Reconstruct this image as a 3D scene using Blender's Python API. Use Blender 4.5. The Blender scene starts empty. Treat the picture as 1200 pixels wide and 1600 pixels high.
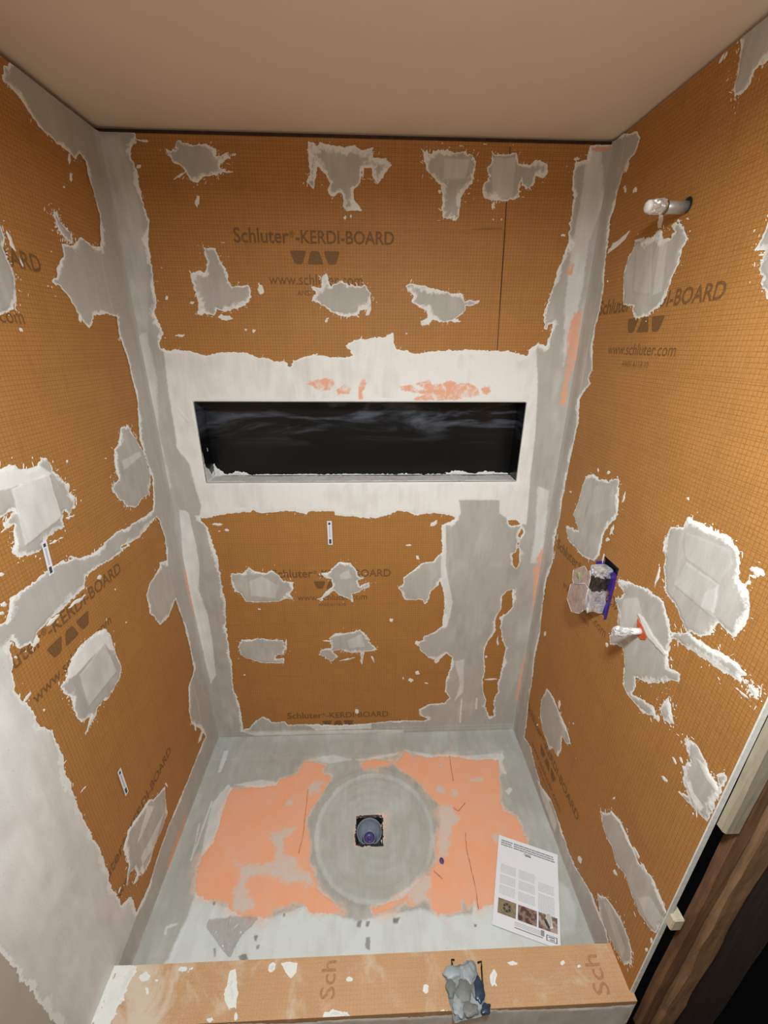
import bpy, bmesh, math, random
import numpy as np
from mathutils import Vector, Matrix
random.seed(7)
scn = bpy.context.scene
COL = scn.collection

# ------------------------------------------------------------------ camera
W, H = 1.52, 2.4305            # alcove width, ceiling height (metres)
CURB = 0.124
cam_d = bpy.data.cameras.new('camera')
cam = bpy.data.objects.new('camera', cam_d); COL.objects.link(cam)
cam_d.sensor_fit = 'VERTICAL'; cam_d.sensor_height = 36.0
cam_d.lens = 643.86 / 1600 * 36.0
cam_d.clip_start = 0.02
def cam_axes(yaw, pitch, roll):
    cy, sy, cp, sp, cr, sr = math.cos(yaw), math.sin(yaw), math.cos(pitch), math.sin(pitch), math.cos(roll), math.sin(roll)
    f = Vector((sy*cp, cy*cp, -sp)); r = Vector((cy, -sy, 0)); d = f.cross(r)
    return cr*r + sr*d, -sr*r + cr*d, f
_r, _d, _f = cam_axes(0.0392, 0.3843, -0.0073)
m = Matrix.Identity(4)
for i in range(3):
    m[i][0] = _r[i]; m[i][1] = -_d[i]; m[i][2] = -_f[i]
m.translation = Vector((0.7747, -1.5405, 1.8566))
cam.matrix_world = m
scn.camera = cam

# ------------------------------------------------------------------ world, lamp, exposure
wd = bpy.data.worlds.new('world'); scn.world = wd; wd.use_nodes = True
bg = wd.node_tree.nodes['Background']; bg.inputs[0].default_value = (0.9, 0.92, 1.0, 1); bg.inputs[1].default_value = 0.002
scn.view_settings.view_transform = 'Standard'; scn.view_settings.look = 'None'
scn.view_settings.exposure = 0.0; scn.view_settings.gamma = 1.0; scn.view_settings.use_curve_mapping = False
LAMP = (0.92, -1.36, 2.33)
ld = bpy.data.lights.new('ceiling_lamp_light', 'AREA'); ld.shape = 'DISK'; ld.size = 0.22
ld.energy = 33.0; ld.color = (0.90, 0.975, 1.0)
pd = bpy.data.lights.new('upper_fill_light', 'POINT'); pd.shadow_soft_size = .09; pd.energy = 6.0; pd.color = (1.0, 0.97, 0.92)  # point light added to brighten the upper walls and ceiling
po = bpy.data.objects.new('upper_fill_light', pd); COL.objects.link(po); po.location = (LAMP[0], LAMP[1], LAMP[2]-.12)
lo = bpy.data.objects.new('ceiling_lamp_light', ld); COL.objects.link(lo); lo.location = LAMP

# ------------------------------------------------------------------ node helpers
def new_mat(name):
    mt = bpy.data.materials.new(name); mt.use_nodes = True
    nt = mt.node_tree; nt.nodes.clear()
    out = nt.nodes.new('ShaderNodeOutputMaterial'); b = nt.nodes.new('ShaderNodeBsdfPrincipled')
    nt.links.new(b.outputs[0], out.inputs[0])
    return mt, nt, b
def srgb(r, g, b):
    f = lambda c: (c/255/12.92) if c/255 <= .04045 else ((c/255+.055)/1.055)**2.4
    return (f(r), f(g), f(b), 1)
class G:
    """tiny expression helper over shader nodes"""
    def __init__(s, nt): s.nt = nt
    def set(s, sock, v):
        if isinstance(v, bpy.types.NodeSocket): s.nt.links.new(v, sock)
        else: sock.default_value = v
    def m(s, op, a, b=0.0, c=None, clamp=False):
        n = s.nt.nodes.new('ShaderNodeMath'); n.operation = op; n.use_clamp = clamp
        s.set(n.inputs[0], a); s.set(n.inputs[1], b)
        if c is not None: s.set(n.inputs[2], c)
        return n.outputs[0]
    def rng(s, v, a, b, c=0.0, d=1.0, smooth=False):
        n = s.nt.nodes.new('ShaderNodeMapRange'); n.interpolation_type = 'SMOOTHSTEP' if smooth else 'LINEAR'
        s.set(n.inputs[0], v)
        for i, q in enumerate((a, b, c, d)): n.inputs[i+1].default_value = q
        return n.outputs[0]
    def mix(s, f, a, b, mode='MIX'):
        n = s.nt.nodes.new('ShaderNodeMix'); n.data_type = 'RGBA'; n.blend_type = mode; n.clamp_factor = True
        s.set(n.inputs[0], f); s.set(n.inputs[6], a); s.set(n.inputs[7], b); return n.outputs[2]
    def obj(s):
        n = s.nt.nodes.new('ShaderNodeTexCoord'); return n.outputs['Object']
    def scale(s, v, sc, rot=(0, 0, 0)):
        n = s.nt.nodes.new('ShaderNodeMapping'); s.nt.links.new(v, n.inputs[0]); n.inputs['Scale'].default_value = sc; n.inputs['Rotation'].default_value = rot
        return n.outputs[0]
    def noise(s, v, scale, detail=4, rough=.55, dist=0.0):
        n = s.nt.nodes.new('ShaderNodeTexNoise'); s.nt.links.new(v, n.inputs['Vector'])
        n.inputs['Scale'].default_value = scale; n.inputs['Detail'].default_value = detail
        n.inputs['Roughness'].default_value = rough; n.inputs['Distortion'].default_value = dist
        return n.outputs[0]
    def attr(s, name):
        n = s.nt.nodes.new('ShaderNodeAttribute'); n.attribute_name = name; return n.outputs['Fac']
    def xyz(s, v):
        n = s.nt.nodes.new('ShaderNodeSeparateXYZ'); s.nt.links.new(v, n.inputs[0]); return n.outputs
    def bump(s, h, strength, dist, bsdf):
        n = s.nt.nodes.new('ShaderNodeBump'); n.inputs['Strength'].default_value = strength; n.inputs['Distance'].default_value = dist
        s.nt.links.new(h, n.inputs['Height']); s.nt.links.new(n.outputs[0], bsdf.inputs['Normal'])

def plain(name, col, rough=.6, metal=0, var=.08, scale=30, bump=0.0, coat=0.0):
    mt, nt, b = new_mat(name); g = G(nt); o = g.obj()
    n = g.noise(o, scale, 5)
    c = g.mix(g.rng(n, .3, .7), tuple([x*(1-var) for x in col[:3]])+(1,), tuple([min(1, x*(1+var)) for x in col[:3]])+(1,))
    g.set(b.inputs['Base Color'], c); b.inputs['Roughness'].default_value = rough; b.inputs['Metallic'].default_value = metal
    if coat: b.inputs['Coat Weight'].default_value = coat
    if bump: g.bump(n, bump, .002, b)
    return mt

def board_mat(name, ax, base, stain=0.0, gl=.8):
    """orange fleece covered foam board with a printed 10 mm cutting grid"""
    mt, nt, b = new_mat(name); g = G(nt); o = g.obj(); X = g.xyz(o)
    fine = g.noise(o, 420, 2, .6); mid = g.noise(o, 9, 4)
    lines = None
    for k in ax:
        c = g.m('DIVIDE', X[k], .01); fr = g.m('FRACT', c)
        d = g.m('ABSOLUTE', g.m('SUBTRACT', fr, .5))
        l = g.rng(d, .37, .49, 0, 1, True)
        c2 = g.m('FRACT', g.m('DIVIDE', g.m('ADD', X[k], .005), .1)); d2 = g.m('ABSOLUTE', g.m('SUBTRACT', c2, .5))
        l2 = g.rng(d2, .485, .496, 0, .6, True)
        l = g.m('ADD', l, l2)
        lines = l if lines is None else g.m('MAXIMUM', lines, l)
    patchy = g.rng(g.noise(o, 60, 3), .3, .7, .45, 1.0)
    lines = g.m('MULTIPLY', lines, patchy)
    dark = tuple(x*.46 for x in base[:3])+(1,)
    hi = tuple(min(1, x*1.22) for x in base[:3])+(1,)
    lo_ = tuple(x*.86 for x in base[:3])+(1,)
    c = g.mix(g.rng(mid, .3, .7), lo_, base)
    c = g.mix(g.rng(fine, .45, .75), c, hi)
    c = g.mix(g.m('MULTIPLY', lines, gl), c, dark)
    if stain:
        sm = g.m('ADD', g.noise(g.scale(o, (1, 1, 1)), 7, 8, .65, .6), g.rng(X[0], .1, .45, .16, 0))
        c = g.mix(g.rng(sm, .52, .75, 0, stain, True), c, srgb(226, 214, 196))
    g.set(b.inputs['Base Color'], c); b.inputs['Roughness'].default_value = .62
    b.inputs['Specular IOR Level'].default_value = .35
    g.bump(g.m('ADD', g.m('MULTIPLY', lines, -.6), fine), .35, .0006, b)
    return mt

def mortar_mat(name, grey, white, streak=(40, 40, 5), wmin=0.0, rimw=1.0, blush=0.0):
    """dried thinset: grey body, chalky white feathered rim, salmon fleece where scraped thin"""
    mt, nt, b = new_mat(name); g = G(nt); o = g.obj()
    d = g.attr('edge'); tone = g.attr('tone'); pink = g.attr('pink')
    n1 = g.noise(o, 5, 6, .6); n2 = g.noise(g.scale(o, streak), 1.0, 6, .6); n3 = g.noise(o, 110, 4, .7)
    dn = g.m('ADD', d, g.m('MULTIPLY', g.m('SUBTRACT', n3, .5), .012))
    rim = g.rng(dn, .0022, .0070, rimw, 0, True)
    w = g.m('ADD', g.m('ADD', tone, rim), g.m('ADD', g.m('MULTIPLY', g.m('SUBTRACT', n2, .5), .34), g.m('MULTIPLY', g.m('SUBTRACT', n1, .5), .42)))
    w = g.m('ADD', w, wmin)
    wc = g.m('MAXIMUM', g.m('MINIMUM', w, 1.0), 0.0)
    c = g.mix(wc, grey, white)
    dk = g.rng(g.m('MULTIPLY', tone, -1.0), .05, 1.0, 0, 1)
    c = g.mix(dk, c, srgb(112, 110, 106))
    sp = g.rng(g.noise(o, 260, 2, .5), .70, .76, 0, .5)
    c = g.mix(sp, c, srgb(118, 114, 106))
    pk = g.m('MULTIPLY', pink, g.rng(g.noise(o, 28, 6, .7, .6), .34, .56, .15, .95, True))
    c = g.mix(pk, c, srgb(236, 172, 142))
    if blush:
        mot = g.noise(o, 18, 6, .7, .8)
        c = g.mix(g.m('MULTIPLY', g.rng(dn, .0, .016, blush, 0, True), g.rng(mot, .35, .6, .2, 1)), c, srgb(240, 196, 172))
        c = g.mix(g.rng(g.noise(o, 9, 7, .7, 1.2), .55, .75, 0, .35), c, srgb(214, 204, 192))
    g.set(b.inputs['Base Color'], c); b.inputs['Roughness'].default_value = .78
    b.inputs['Specular IOR Level'].default_value = .3
    hh = g.m('ADD', g.m('MULTIPLY', n2, .8), g.m('MULTIPLY', n3, .35))
    g.bump(hh, .45, .0025, b)
    return mt

ORANGE = srgb(181, 127, 67)
M = {}
M['board_back'] = board_mat('orange_board_back', (0, 2), ORANGE)
M['board_side'] = board_mat('orange_board_side', (1, 2), ORANGE)
M['board_curb'] = board_mat('orange_board_curb', (0, 1), srgb(204, 160, 118), stain=.75, gl=.22)
GREY, WHITE = srgb(186, 182, 174), srgb(238, 238, 233)
M['mortar'] = mortar_mat('thinset_mortar', GREY, WHITE)
M['mortar_floor'] = mortar_mat('thinset_floor', srgb(178, 179, 171), srgb(222, 229, 228), streak=(10, 10, 10), rimw=.35, blush=.7)
M['fleck'] = plain('dried_mortar_fleck', srgb(236, 232, 224), .8)
M['print'] = plain('brown_print', srgb(122, 86, 46), .7, var=.2, scale=160)
M['print_faint'] = plain('faint_brown_print', srgb(176, 130, 88), .7, var=.2, scale=160)
M['foam_edge'] = plain('white_foam_edge', srgb(228, 228, 222), .8, var=.1, scale=60, bump=.3)
M['ceiling'] = plain('ceiling_paint', srgb(240, 228, 208), .9, var=.015, scale=8, bump=.0)
M['drywall'] = plain('taupe_drywall', srgb(182, 170, 156), .85, var=.04, scale=12)
M['dark'] = plain('dark_brown', srgb(34, 26, 20), .9)
M['lumber_dark'] = None

def wood_mat(name, a, b_, scale=(60, 60, 5)):
    mt, nt, b = new_mat(name); g = G(nt); o = g.obj()
    n = g.noise(g.scale(o, scale), 1.0, 6, .6, .8); n2 = g.noise(o, 14, 4)
    c = g.mix(g.rng(n, .3, .7), a, b_); c = g.mix(g.rng(n2, .45, .8, 0, .35), c, tuple(x*.55 for x in a[:3])+(1,))
    g.set(b.inputs['Base Color'], c); b.inputs['Roughness'].default_value = .75
    g.bump(n, .5, .002, b); return mt
M['stud_old'] = wood_mat('old_brown_lumber', srgb(98, 66, 44), srgb(140, 102, 72))
M['stud_light'] = wood_mat('sawn_tan_lumber', srgb(112, 84, 60), srgb(160, 124, 88))
M['stud_edge'] = wood_mat('weathered_edge', srgb(150, 118, 76), srgb(186, 152, 104))
M['jamb'] = wood_mat('dark_jamb', srgb(48, 38, 32), srgb(66, 54, 46))
M['shim'] = wood_mat('pale_pine', srgb(196, 180, 152), srgb(222, 208, 184))
M['plaster_strip'] = wood_mat('pale_filler_strip', srgb(150, 138, 118), srgb(184, 172, 150))

def fleece_mat():
    mt, nt, b = new_mat('salmon_fleece'); g = G(nt); o = g.obj()
    st = g.attr('stain'); n = g.noise(o, 12, 7, .65, .4); f = g.noise(o, 300, 3, .6); n5 = g.noise(o, 45, 5, .7)
    c = g.mix(g.rng(n, .3, .7), srgb(248, 172, 130), srgb(242, 184, 152))
    c = g.mix(g.rng(f, .5, .8, 0, .35), c, srgb(255, 200, 165))
    s = g.m('MULTIPLY', st, g.rng(n5, .3, .6, .45, 1.0))
    c = g.mix(s, c, srgb(214, 205, 196))
    c = g.mix(g.rng(n5, .66, .74, 0, .5), c, srgb(222, 205, 190))
    g.set(b.inputs['Base Color'], c); b.inputs['Roughness'].default_value = .85
    g.bump(f, .3, .001, b); return mt
M['fleece'] = fleece_mat()

# ------------------------------------------------------------------ objects helpers
def link(name, me, mat=None, parent=None):
    o = bpy.data.objects.new(name, me); COL.objects.link(o)
    if mat is not None:
        for q in (mat if isinstance(mat, (list, tuple)) else [mat]): me.materials.append(q)
    if parent is not None: o.parent = parent
    return o
def thing(name, label, cat, loc=(0, 0, 0), rot=(0, 0, 0), group=None):
    o = bpy.data.objects.new(name, None); COL.objects.link(o); o.empty_display_size = .02
    o.location = loc; o.rotation_euler = rot; o['label'] = label; o['category'] = cat
    if group: o['group'] = group
    return o
def tag(o, label, cat, group=None):
    o['label'] = label; o['category'] = cat
    if group: o['group'] = group
def put(o, parent):
    """parent while keeping the world place"""
    bpy.context.view_layer.update()
    o.parent = parent; o.matrix_parent_inverse = parent.matrix_world.inverted(); return o
def from_bm(name, bm, mat, parent=None, smooth=False):
    bmesh.ops.recalc_face_normals(bm, faces=bm.faces)
    me = bpy.data.meshes.new(name); bm.to_mesh(me); bm.free()
    if smooth: me.polygons.foreach_set('use_smooth', [True]*len(me.polygons))
    return link(name, me, mat, parent)
def add_box(bm, a, b, bev=0.0):
    ctr = [(a[i]+b[i])/2 for i in range(3)]; s = [abs(b[i]-a[i]) for i in range(3)]
    t = bmesh.new()
    r = bmesh.ops.create_cube(t, size=1)
    for v in t.verts: v.co = Vector([v.co[i]*s[i]+ctr[i] for i in range(3)])
    if bev: bmesh.ops.bevel(t, geom=t.edges[:], offset=bev, segments=2, affect='EDGES')
    me = bpy.data.meshes.new('tmp'); t.to_mesh(me); t.free(); bm.from_mesh(me); bpy.data.meshes.remove(me)
def box(name, a, b, mat, parent=None, bev=0.0):
    bm = bmesh.new(); add_box(bm, a, b, bev); return from_bm(name, bm, mat, parent)
def struct(o): o['kind'] = 'structure'; return o
def tube(path, radii, seg=20, caps=True, jit=0.0, rnd=random):
    """swept tube along points"""
    bm = bmesh.new(); rings = []
    P = [Vector(p) for p in path]
    up0 = None
    for i, p in enumerate(P):
        t = (P[min(i+1, len(P)-1)]-P[max(i-1, 0)]).normalized()
        a = t.orthogonal().normalized() if up0 is None else (up0 - t*up0.dot(t)).normalized()
        up0 = a; b = t.cross(a); r = radii[i]
        rings.append([bm.verts.new(p + (a*math.cos(2*math.pi*k/seg)+b*math.sin(2*math.pi*k/seg))*(r*(1+jit*rnd.uniform(-1, 1)))) for k in range(seg)])
    for i in range(len(rings)-1):
        for k in range(seg):
            bm.faces.new((rings[i][k], rings[i][(k+1) % seg], rings[i+1][(k+1) % seg], rings[i+1][k]))
    if caps:
        bm.faces.new(rings[0]); bm.faces.new(rings[-1][::-1])
    return bm

# ------------------------------------------------------------------ value noise
def _hash(ix, iy, seed):
    h = (ix.astype(np.int64)*374761393 + iy.astype(np.int64)*668265263 + seed*974711) & 0x7fffffff
    h = ((h ^ (h >> 13))*1274126177) & 0x7fffffff
    return ((h ^ (h >> 16)) & 0xffff)/65535.0
def vnoise(x, y, seed=0):
    ix = np.floor(x); iy = np.floor(y); fx = x-ix; fy = y-iy
    fx = fx*fx*(3-2*fx); fy = fy*fy*(3-2*fy)
    a = _hash(ix, iy, seed); b = _hash(ix+1, iy, seed); c = _hash(ix, iy+1, seed); d = _hash(ix+1, iy+1, seed)
    return (a*(1-fx)+b*fx)*(1-fy)+(c*(1-fx)+d*fx)*fy*1.0 - .5

# ------------------------------------------------------------------ distance fields of traced outlines (metres)
def sdf(xs, ys, poly, R=.05):
    """positive inside, clipped to +-R"""
    ny, nx = len(ys), len(xs); dist = np.full((ny, nx), R); ins = np.zeros((ny, nx), bool)
    n = len(poly)
    for i in range(n):
        x0, y0 = poly[i]; x1, y1 = poly[(i+1) % n]
        a = np.searchsorted(xs, min(x0, x1)-R); b = np.searchsorted(xs, max(x0, x1)+R)
        c = np.searchsorted(ys, min(y0, y1)-R); d = np.searchsorted(ys, max(y0, y1)+R)
        if b > a and d > c:
            X = xs[a:b][None, :]; Y = ys[c:d][:, None]; dx, dy = x1-x0, y1-y0; L = dx*dx+dy*dy+1e-12
            t = np.clip(((X-x0)*dx+(Y-y0)*dy)/L, 0, 1)
            q = np.sqrt((X-x0-t*dx)**2+(Y-y0-t*dy)**2)
            dist[c:d, a:b] = np.minimum(dist[c:d, a:b], q)
        if y0 != y1:
            c = np.searchsorted(ys, min(y0, y1)); d = np.searchsorted(ys, max(y0, y1))
            if d > c:
                xi = x0+(ys[c:d]-y0)/(y1-y0)*(x1-x0)
                ins[c:d] ^= (xs[None, :] < xi[:, None])
    return np.where(ins, dist, -dist)

SURF = dict(
    back=(lambda u, v, h: np.stack([u, -h, v], -1), False),
    left=(lambda u, v, h: np.stack([h, u, v], -1), False),
    right=(lambda u, v, h: np.stack([W-h, u, v], -1), True),
    floor=(lambda u, v, h: np.stack([u, v, h], -1), False),
    curb=(lambda u, v, h: np.stack([u, v, CURB+h], -1), False),
    front=(lambda u, v, h: np.stack([u, -1.0-h, v], -1), False),
)
def smooth(x): x = np.clip(x, 0, 1); return x*x*(3-2*x)
def coat(name, surf, mat, parent=None, plus=None, minus=(), rect=None, res=.003, tones=(), pinks=(), rag=1.0, h0=.0005, h1=.0018, ramp=.012,
         base_tone=0.0, hfun=None, wob=.0005, seed=1, stains=(), clean=None, mott=1.0):
    """a layer laid on a surface: outline = union(plus) - minus, ragged edge, real thickness.
    tones = (outline, percent towards white, softness mm[, extra height in 0.1 mm])"""
    mm = lambda pl: [(a/1000.0, b/1000.0) for a, b in pl]
    if rect is None:
        A = np.array([q for p in plus for q in mm(p)]); rect = (A[:, 0].min()-.02, A[:, 0].max()+.02, A[:, 1].min()-.02, A[:, 1].max()+.02)
        clip = LIMITS[surf]; rect = (max(rect[0], clip[0]), min(rect[1], clip[1]), max(rect[2], clip[2]), min(rect[3], clip[3]))
    nx = int(math.ceil((rect[1]-rect[0])/res))+1; ny = int(math.ceil((rect[3]-rect[2])/res))+1
    xs = np.linspace(rect[0], rect[1], nx); ys = np.linspace(rect[2], rect[3], ny)
    X, Y = np.meshgrid(xs, ys)
    f = np.full((ny, nx), .05)
    if plus is not None:
        f = np.full((ny, nx), -.05)
        for p in plus: f = np.maximum(f, sdf(xs, ys, mm(p)))
    for p in minus: f = np.minimum(f, -sdf(xs, ys, mm(p)))
    nz = .0050*vnoise(X/.016, Y/.016, seed)+.0050*vnoise(X/.0065, Y/.0065, seed+1)+.0030*vnoise(X/.003, Y/.003, seed+2)
    ragm = .55+1.1*smooth(vnoise(X/.06, Y/.06, seed+9)+.5)
    f = f + rag*nz*ragm
    if clean is not None:
        q = [a/1000.0 for a in clean]; f = np.minimum(f, np.maximum(np.maximum(q[0]-X, X-q[1]), np.maximum(q[2]-Y, Y-q[3])))
    tone = np.full((ny, nx), base_tone); hx = np.zeros((ny, nx))
    for t in tones:
        s = t[2]/1000.0; w = smooth((sdf(xs, ys, mm(t[0]))+.4*nz*(2 if t[2] > 6 else 1)+.5*s)/s)
        tone = tone*(1-w)+w*t[1]/100.0*(1+.25*vnoise(X/.03, Y/.05, seed+4))
        if len(t) > 3:
            # raised pad with a sharp arris
            hx += w*t[3]/10000.0
    if mott: tone = tone+mott*(.30*vnoise(X/.07, Y/.16, seed+12)+.22*vnoise(X/.02, Y/.045, seed+13)+.12*vnoise(X/.008, Y/.06, seed+16))
    pk = np.zeros((ny, nx))
    for p in pinks: pk = np.maximum(pk, smooth((sdf(xs, ys, mm(p))+nz)/.004+.5))
    st = np.zeros((ny, nx))
    for p in stains: st = np.maximum(st, smooth((sdf(xs, ys, mm(p))+3*nz)/.012+.5))
    rdg = np.exp(-(np.abs(vnoise((X*.96+Y*.28)/.035, (Y*.96-X*.28)/.5, seed+14))/.03)**2)*.0005*smooth(vnoise(X/.12, Y/.15, seed+15)*6)
    h = h0+(h1-h0)*smooth(f/ramp)+smooth(f/.01)*(rdg*mott+wob*2*vnoise(X/.05, Y/.05, seed+5)+wob*vnoise(X/.018, Y/.03, seed+6)+hx)
    if hfun is not None: h = h+hfun(X, Y)
    h = np.maximum(h, .0003) if hfun is None else h
    F = f.ravel(); idx = np.arange(nx*ny).reshape(ny, nx)
    c0, c1, c2, c3 = idx[:-1, :-1].ravel(), idx[:-1, 1:].ravel(), idx[1:, 1:].ravel(), idx[1:, :-1].ravel()
    s = (F[c0] > 0).astype(int)+(F[c1] > 0)+(F[c2] > 0)+(F[c3] > 0)
    full = s == 4
    quads = np.stack([c0[full], c1[full], c2[full], c3[full]], 1)
    extra = {}; ev = []; polys = []
    xf, yf, hf, tf, pf, sf = X.ravel(), Y.ravel(), h.ravel(), tone.ravel(), pk.ravel(), st.ravel()
    N = nx*ny
    for k in np.nonzero((s > 0) & (s < 4))[0]:
        cs = (int(c0[k]), int(c1[k]), int(c2[k]), int(c3[k])); poly = []
        for i in range(4):
            a, b = cs[i], cs[(i+1) % 4]
            if F[a] > 0: poly.append(a)
            if (F[a] > 0) != (F[b] > 0):
                key = (min(a, b), max(a, b))
                if key not in extra:
                    t = min(.97, max(.03, F[a]/(F[a]-F[b]))); ia = a if F[a] > 0 else b
                    extra[key] = N+len(ev)
                    ev.append((xf[a]+(xf[b]-xf[a])*t, yf[a]+(yf[b]-yf[a])*t, h0 if hfun is None else h0+(hf[ia]-h0), 0.0, tf[ia], pf[ia], sf[ia]))
                poly.append(extra[key])
        if len(poly) >= 3: polys.append(poly)
    ev = np.array(ev).reshape(-1, 7)
    allx = np.concatenate([xf, ev[:, 0]]); ally = np.concatenate([yf, ev[:, 1]]); allh = np.concatenate([hf, ev[:, 2]])
    ew = (f/(1+5*np.maximum(0, vnoise(X/.045, Y/.045, seed+8)+.08))).ravel()
    alld = np.concatenate([ew, ev[:, 3]]); allt = np.concatenate([tf, ev[:, 4]]); allp = np.concatenate([pf, ev[:, 5]]); alls = np.concatenate([sf, ev[:, 6]])
    used = np.zeros(len(allx), bool); used[quads.ravel()] = True
    for p in polys: used[p] = True
    if not used.any(): print('EMPTY', name, rect); return {}
    remap = np.cumsum(used)-1
    fn, flip = SURF[surf] if isinstance(surf, str) else surf
    co = fn(allx[used], ally[used], allh[used])
    q = remap[quads]; pl = [[int(remap[i]) for i in p] for p in polys]
    if flip: q = q[:, ::-1]; pl = [p[::-1] for p in pl]
    loops = np.concatenate([q.ravel(), np.array([i for p in pl for i in p], int)]) if pl else q.ravel()
    tot = np.concatenate([np.full(len(q), 4), np.array([len(p) for p in pl], int)])
    start = np.concatenate([[0], np.cumsum(tot)[:-1]])
    me = bpy.data.meshes.new(name)
    me.vertices.add(len(co)); me.vertices.foreach_set('co', co.astype(np.float32).ravel())
    me.loops.add(len(loops)); me.loops.foreach_set('vertex_index', loops.astype(np.int32))
    me.polygons.add(len(tot)); me.polygons.foreach_set('loop_start', start.astype(np.int32)); me.polygons.foreach_set('loop_total', tot.astype(np.int32))
    me.polygons.foreach_set('use_smooth', np.ones(len(tot), bool))
    me.update(calc_edges=True); me.validate()
    for nm, ar in (('edge', alld), ('tone', allt), ('pink', allp), ('stain', alls)):
        at = me.attributes.new(nm, 'FLOAT', 'POINT'); at.data.foreach_set('value', ar[used].astype(np.float32))
    return link(name, me, mat, parent)
LIMITS = dict(back=(0, W, 0, 2.42), left=(-1.9, 0, 0, 2.42), right=(-.98, 0, 0, 2.425), floor=(0, W, -.876, 0), curb=(0, 1.53, -1.0, -.876), front=(0, 1.53, -.05, .12))

def flecks(name, surf, polys, around, n_rand, parent, mat, seed=3):
    """crumbs and drag marks of dried mortar: countless, one object"""
    rnd = random.Random(seed); fn, flip = SURF[surf]; lim = LIMITS[surf]
    vs = []; fs = []
    def dome(pts, hh):
        cx = sum(p[0] for p in pts)/len(pts); cy = sum(p[1] for p in pts)/len(pts); b = len(vs)
        for p in pts:
            u = min(max(p[0], lim[0]), lim[1]); v = min(max(p[1], lim[2]), lim[3])
            vs.append(tuple(fn(np.array(u), np.array(v), np.array(.0003))))
        for p in pts: vs.append(tuple(fn(np.array(min(max(cx+(p[0]-cx)*.6, lim[0]), lim[1])), np.array(cy+(p[1]-cy)*.6), np.array(hh))))
        k = len(pts)
        for i in range(k):
            q = (b+i, b+(i+1) % k, b+k+(i+1) % k, b+k+i); fs.append(q[::-1] if flip else q)
        q = tuple(b+k+i for i in range(k)); fs.append(q[::-1] if flip else q)
    for p in polys:
        p = [(a/1000, b/1000) for a, b in p]; out = []
        for i in range(len(p)):
            a, b = p[i], p[(i+1) % len(p)]
            for s in (0, .5):
                j = .10*math.dist(a, b)+.0008
                out.append((a[0]+(b[0]-a[0])*s+rnd.uniform(-j, j), a[1]+(b[1]-a[1])*s+rnd.uniform(-j, j)))
        dome(out, .0012)
    if around:
        for _ in range(n_rand):
            p = rnd.choice(around); i = rnd.randrange(len(p)); a, b = p[i], p[(i+1) % len(p)]; s = rnd.random()
            x = (a[0]+(b[0]-a[0])*s)/1000+rnd.gauss(0, sg_ := rnd.choice((.004, .007, .014))); y = (a[1]+(b[1]-a[1])*s)/1000+rnd.gauss(0, sg_)
            if not (lim[0] < x < lim[1] and lim[2] < y < lim[3]): continue
            r = rnd.uniform(.0006, .0022); st = rnd.uniform(.3, 1); ph = rnd.uniform(0, 6.28)
            el = rnd.choice((1, 1.5, 3.5)); ph = rnd.choice((ph, math.atan2(b[1]-a[1], b[0]-a[0])+1.57, 1.2))
            dome([(x+r*el*math.cos(t)*math.cos(ph)-r*st*math.sin(t)*math.sin(ph), y+r*el*math.cos(t)*math.sin(ph)+r*st*math.sin(t)*math.cos(ph)) for t in [k*6.283/6 for k in range(6)]], .0009)
    me = bpy.data.meshes.new(name); me.from_pydata([tuple(map(float, v)) for v in vs], [], fs); me.update()
    o = link(name, me, mat, parent); o['kind'] = 'stuff'; return o

def lettering(name, text, surf, u0, u1, v, parent, mat, h=.0004, bold=.012, vert=False):
    """text whose left edge is at u0, right edge at u1, baseline at v"""
    cu = bpy.data.curves.new(name, 'FONT'); cu.body = text; cu.offset = bold; cu.resolution_u = 3
    to = bpy.data.objects.new('tmp', cu); COL.objects.link(to); bpy.context.view_layer.update()
    me = bpy.data.meshes.new_from_object(to.evaluated_get(bpy.context.evaluated_depsgraph_get()))
    bpy.data.objects.remove(to); bpy.data.curves.remove(cu)
    n = len(me.vertices); co = np.zeros(n*3); me.vertices.foreach_get('co', co); co = co.reshape(-1, 3)
    x0, x1 = co[:, 0].min(), co[:, 0].max(); s = abs(u1-u0)/(x1-x0)
    sg = 1 if u1 > u0 else -1
    if vert:     # runs along +v, v is the start, u the baseline
        fn = SURF[surf][0]; pos = fn(v-co[:, 1]*s, u0+(co[:, 0]-x0)*s, np.full(n, h))
    else:
        fn = SURF[surf][0]; pos = fn(u0+sg*(co[:, 0]-x0)*s, v+co[:, 1]*s*1.10, np.full(n, h))
    me.vertices.foreach_set('co', pos.astype(np.float32).ravel()); me.update(); me.name = name
    return link(name, me, mat, parent)
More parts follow.
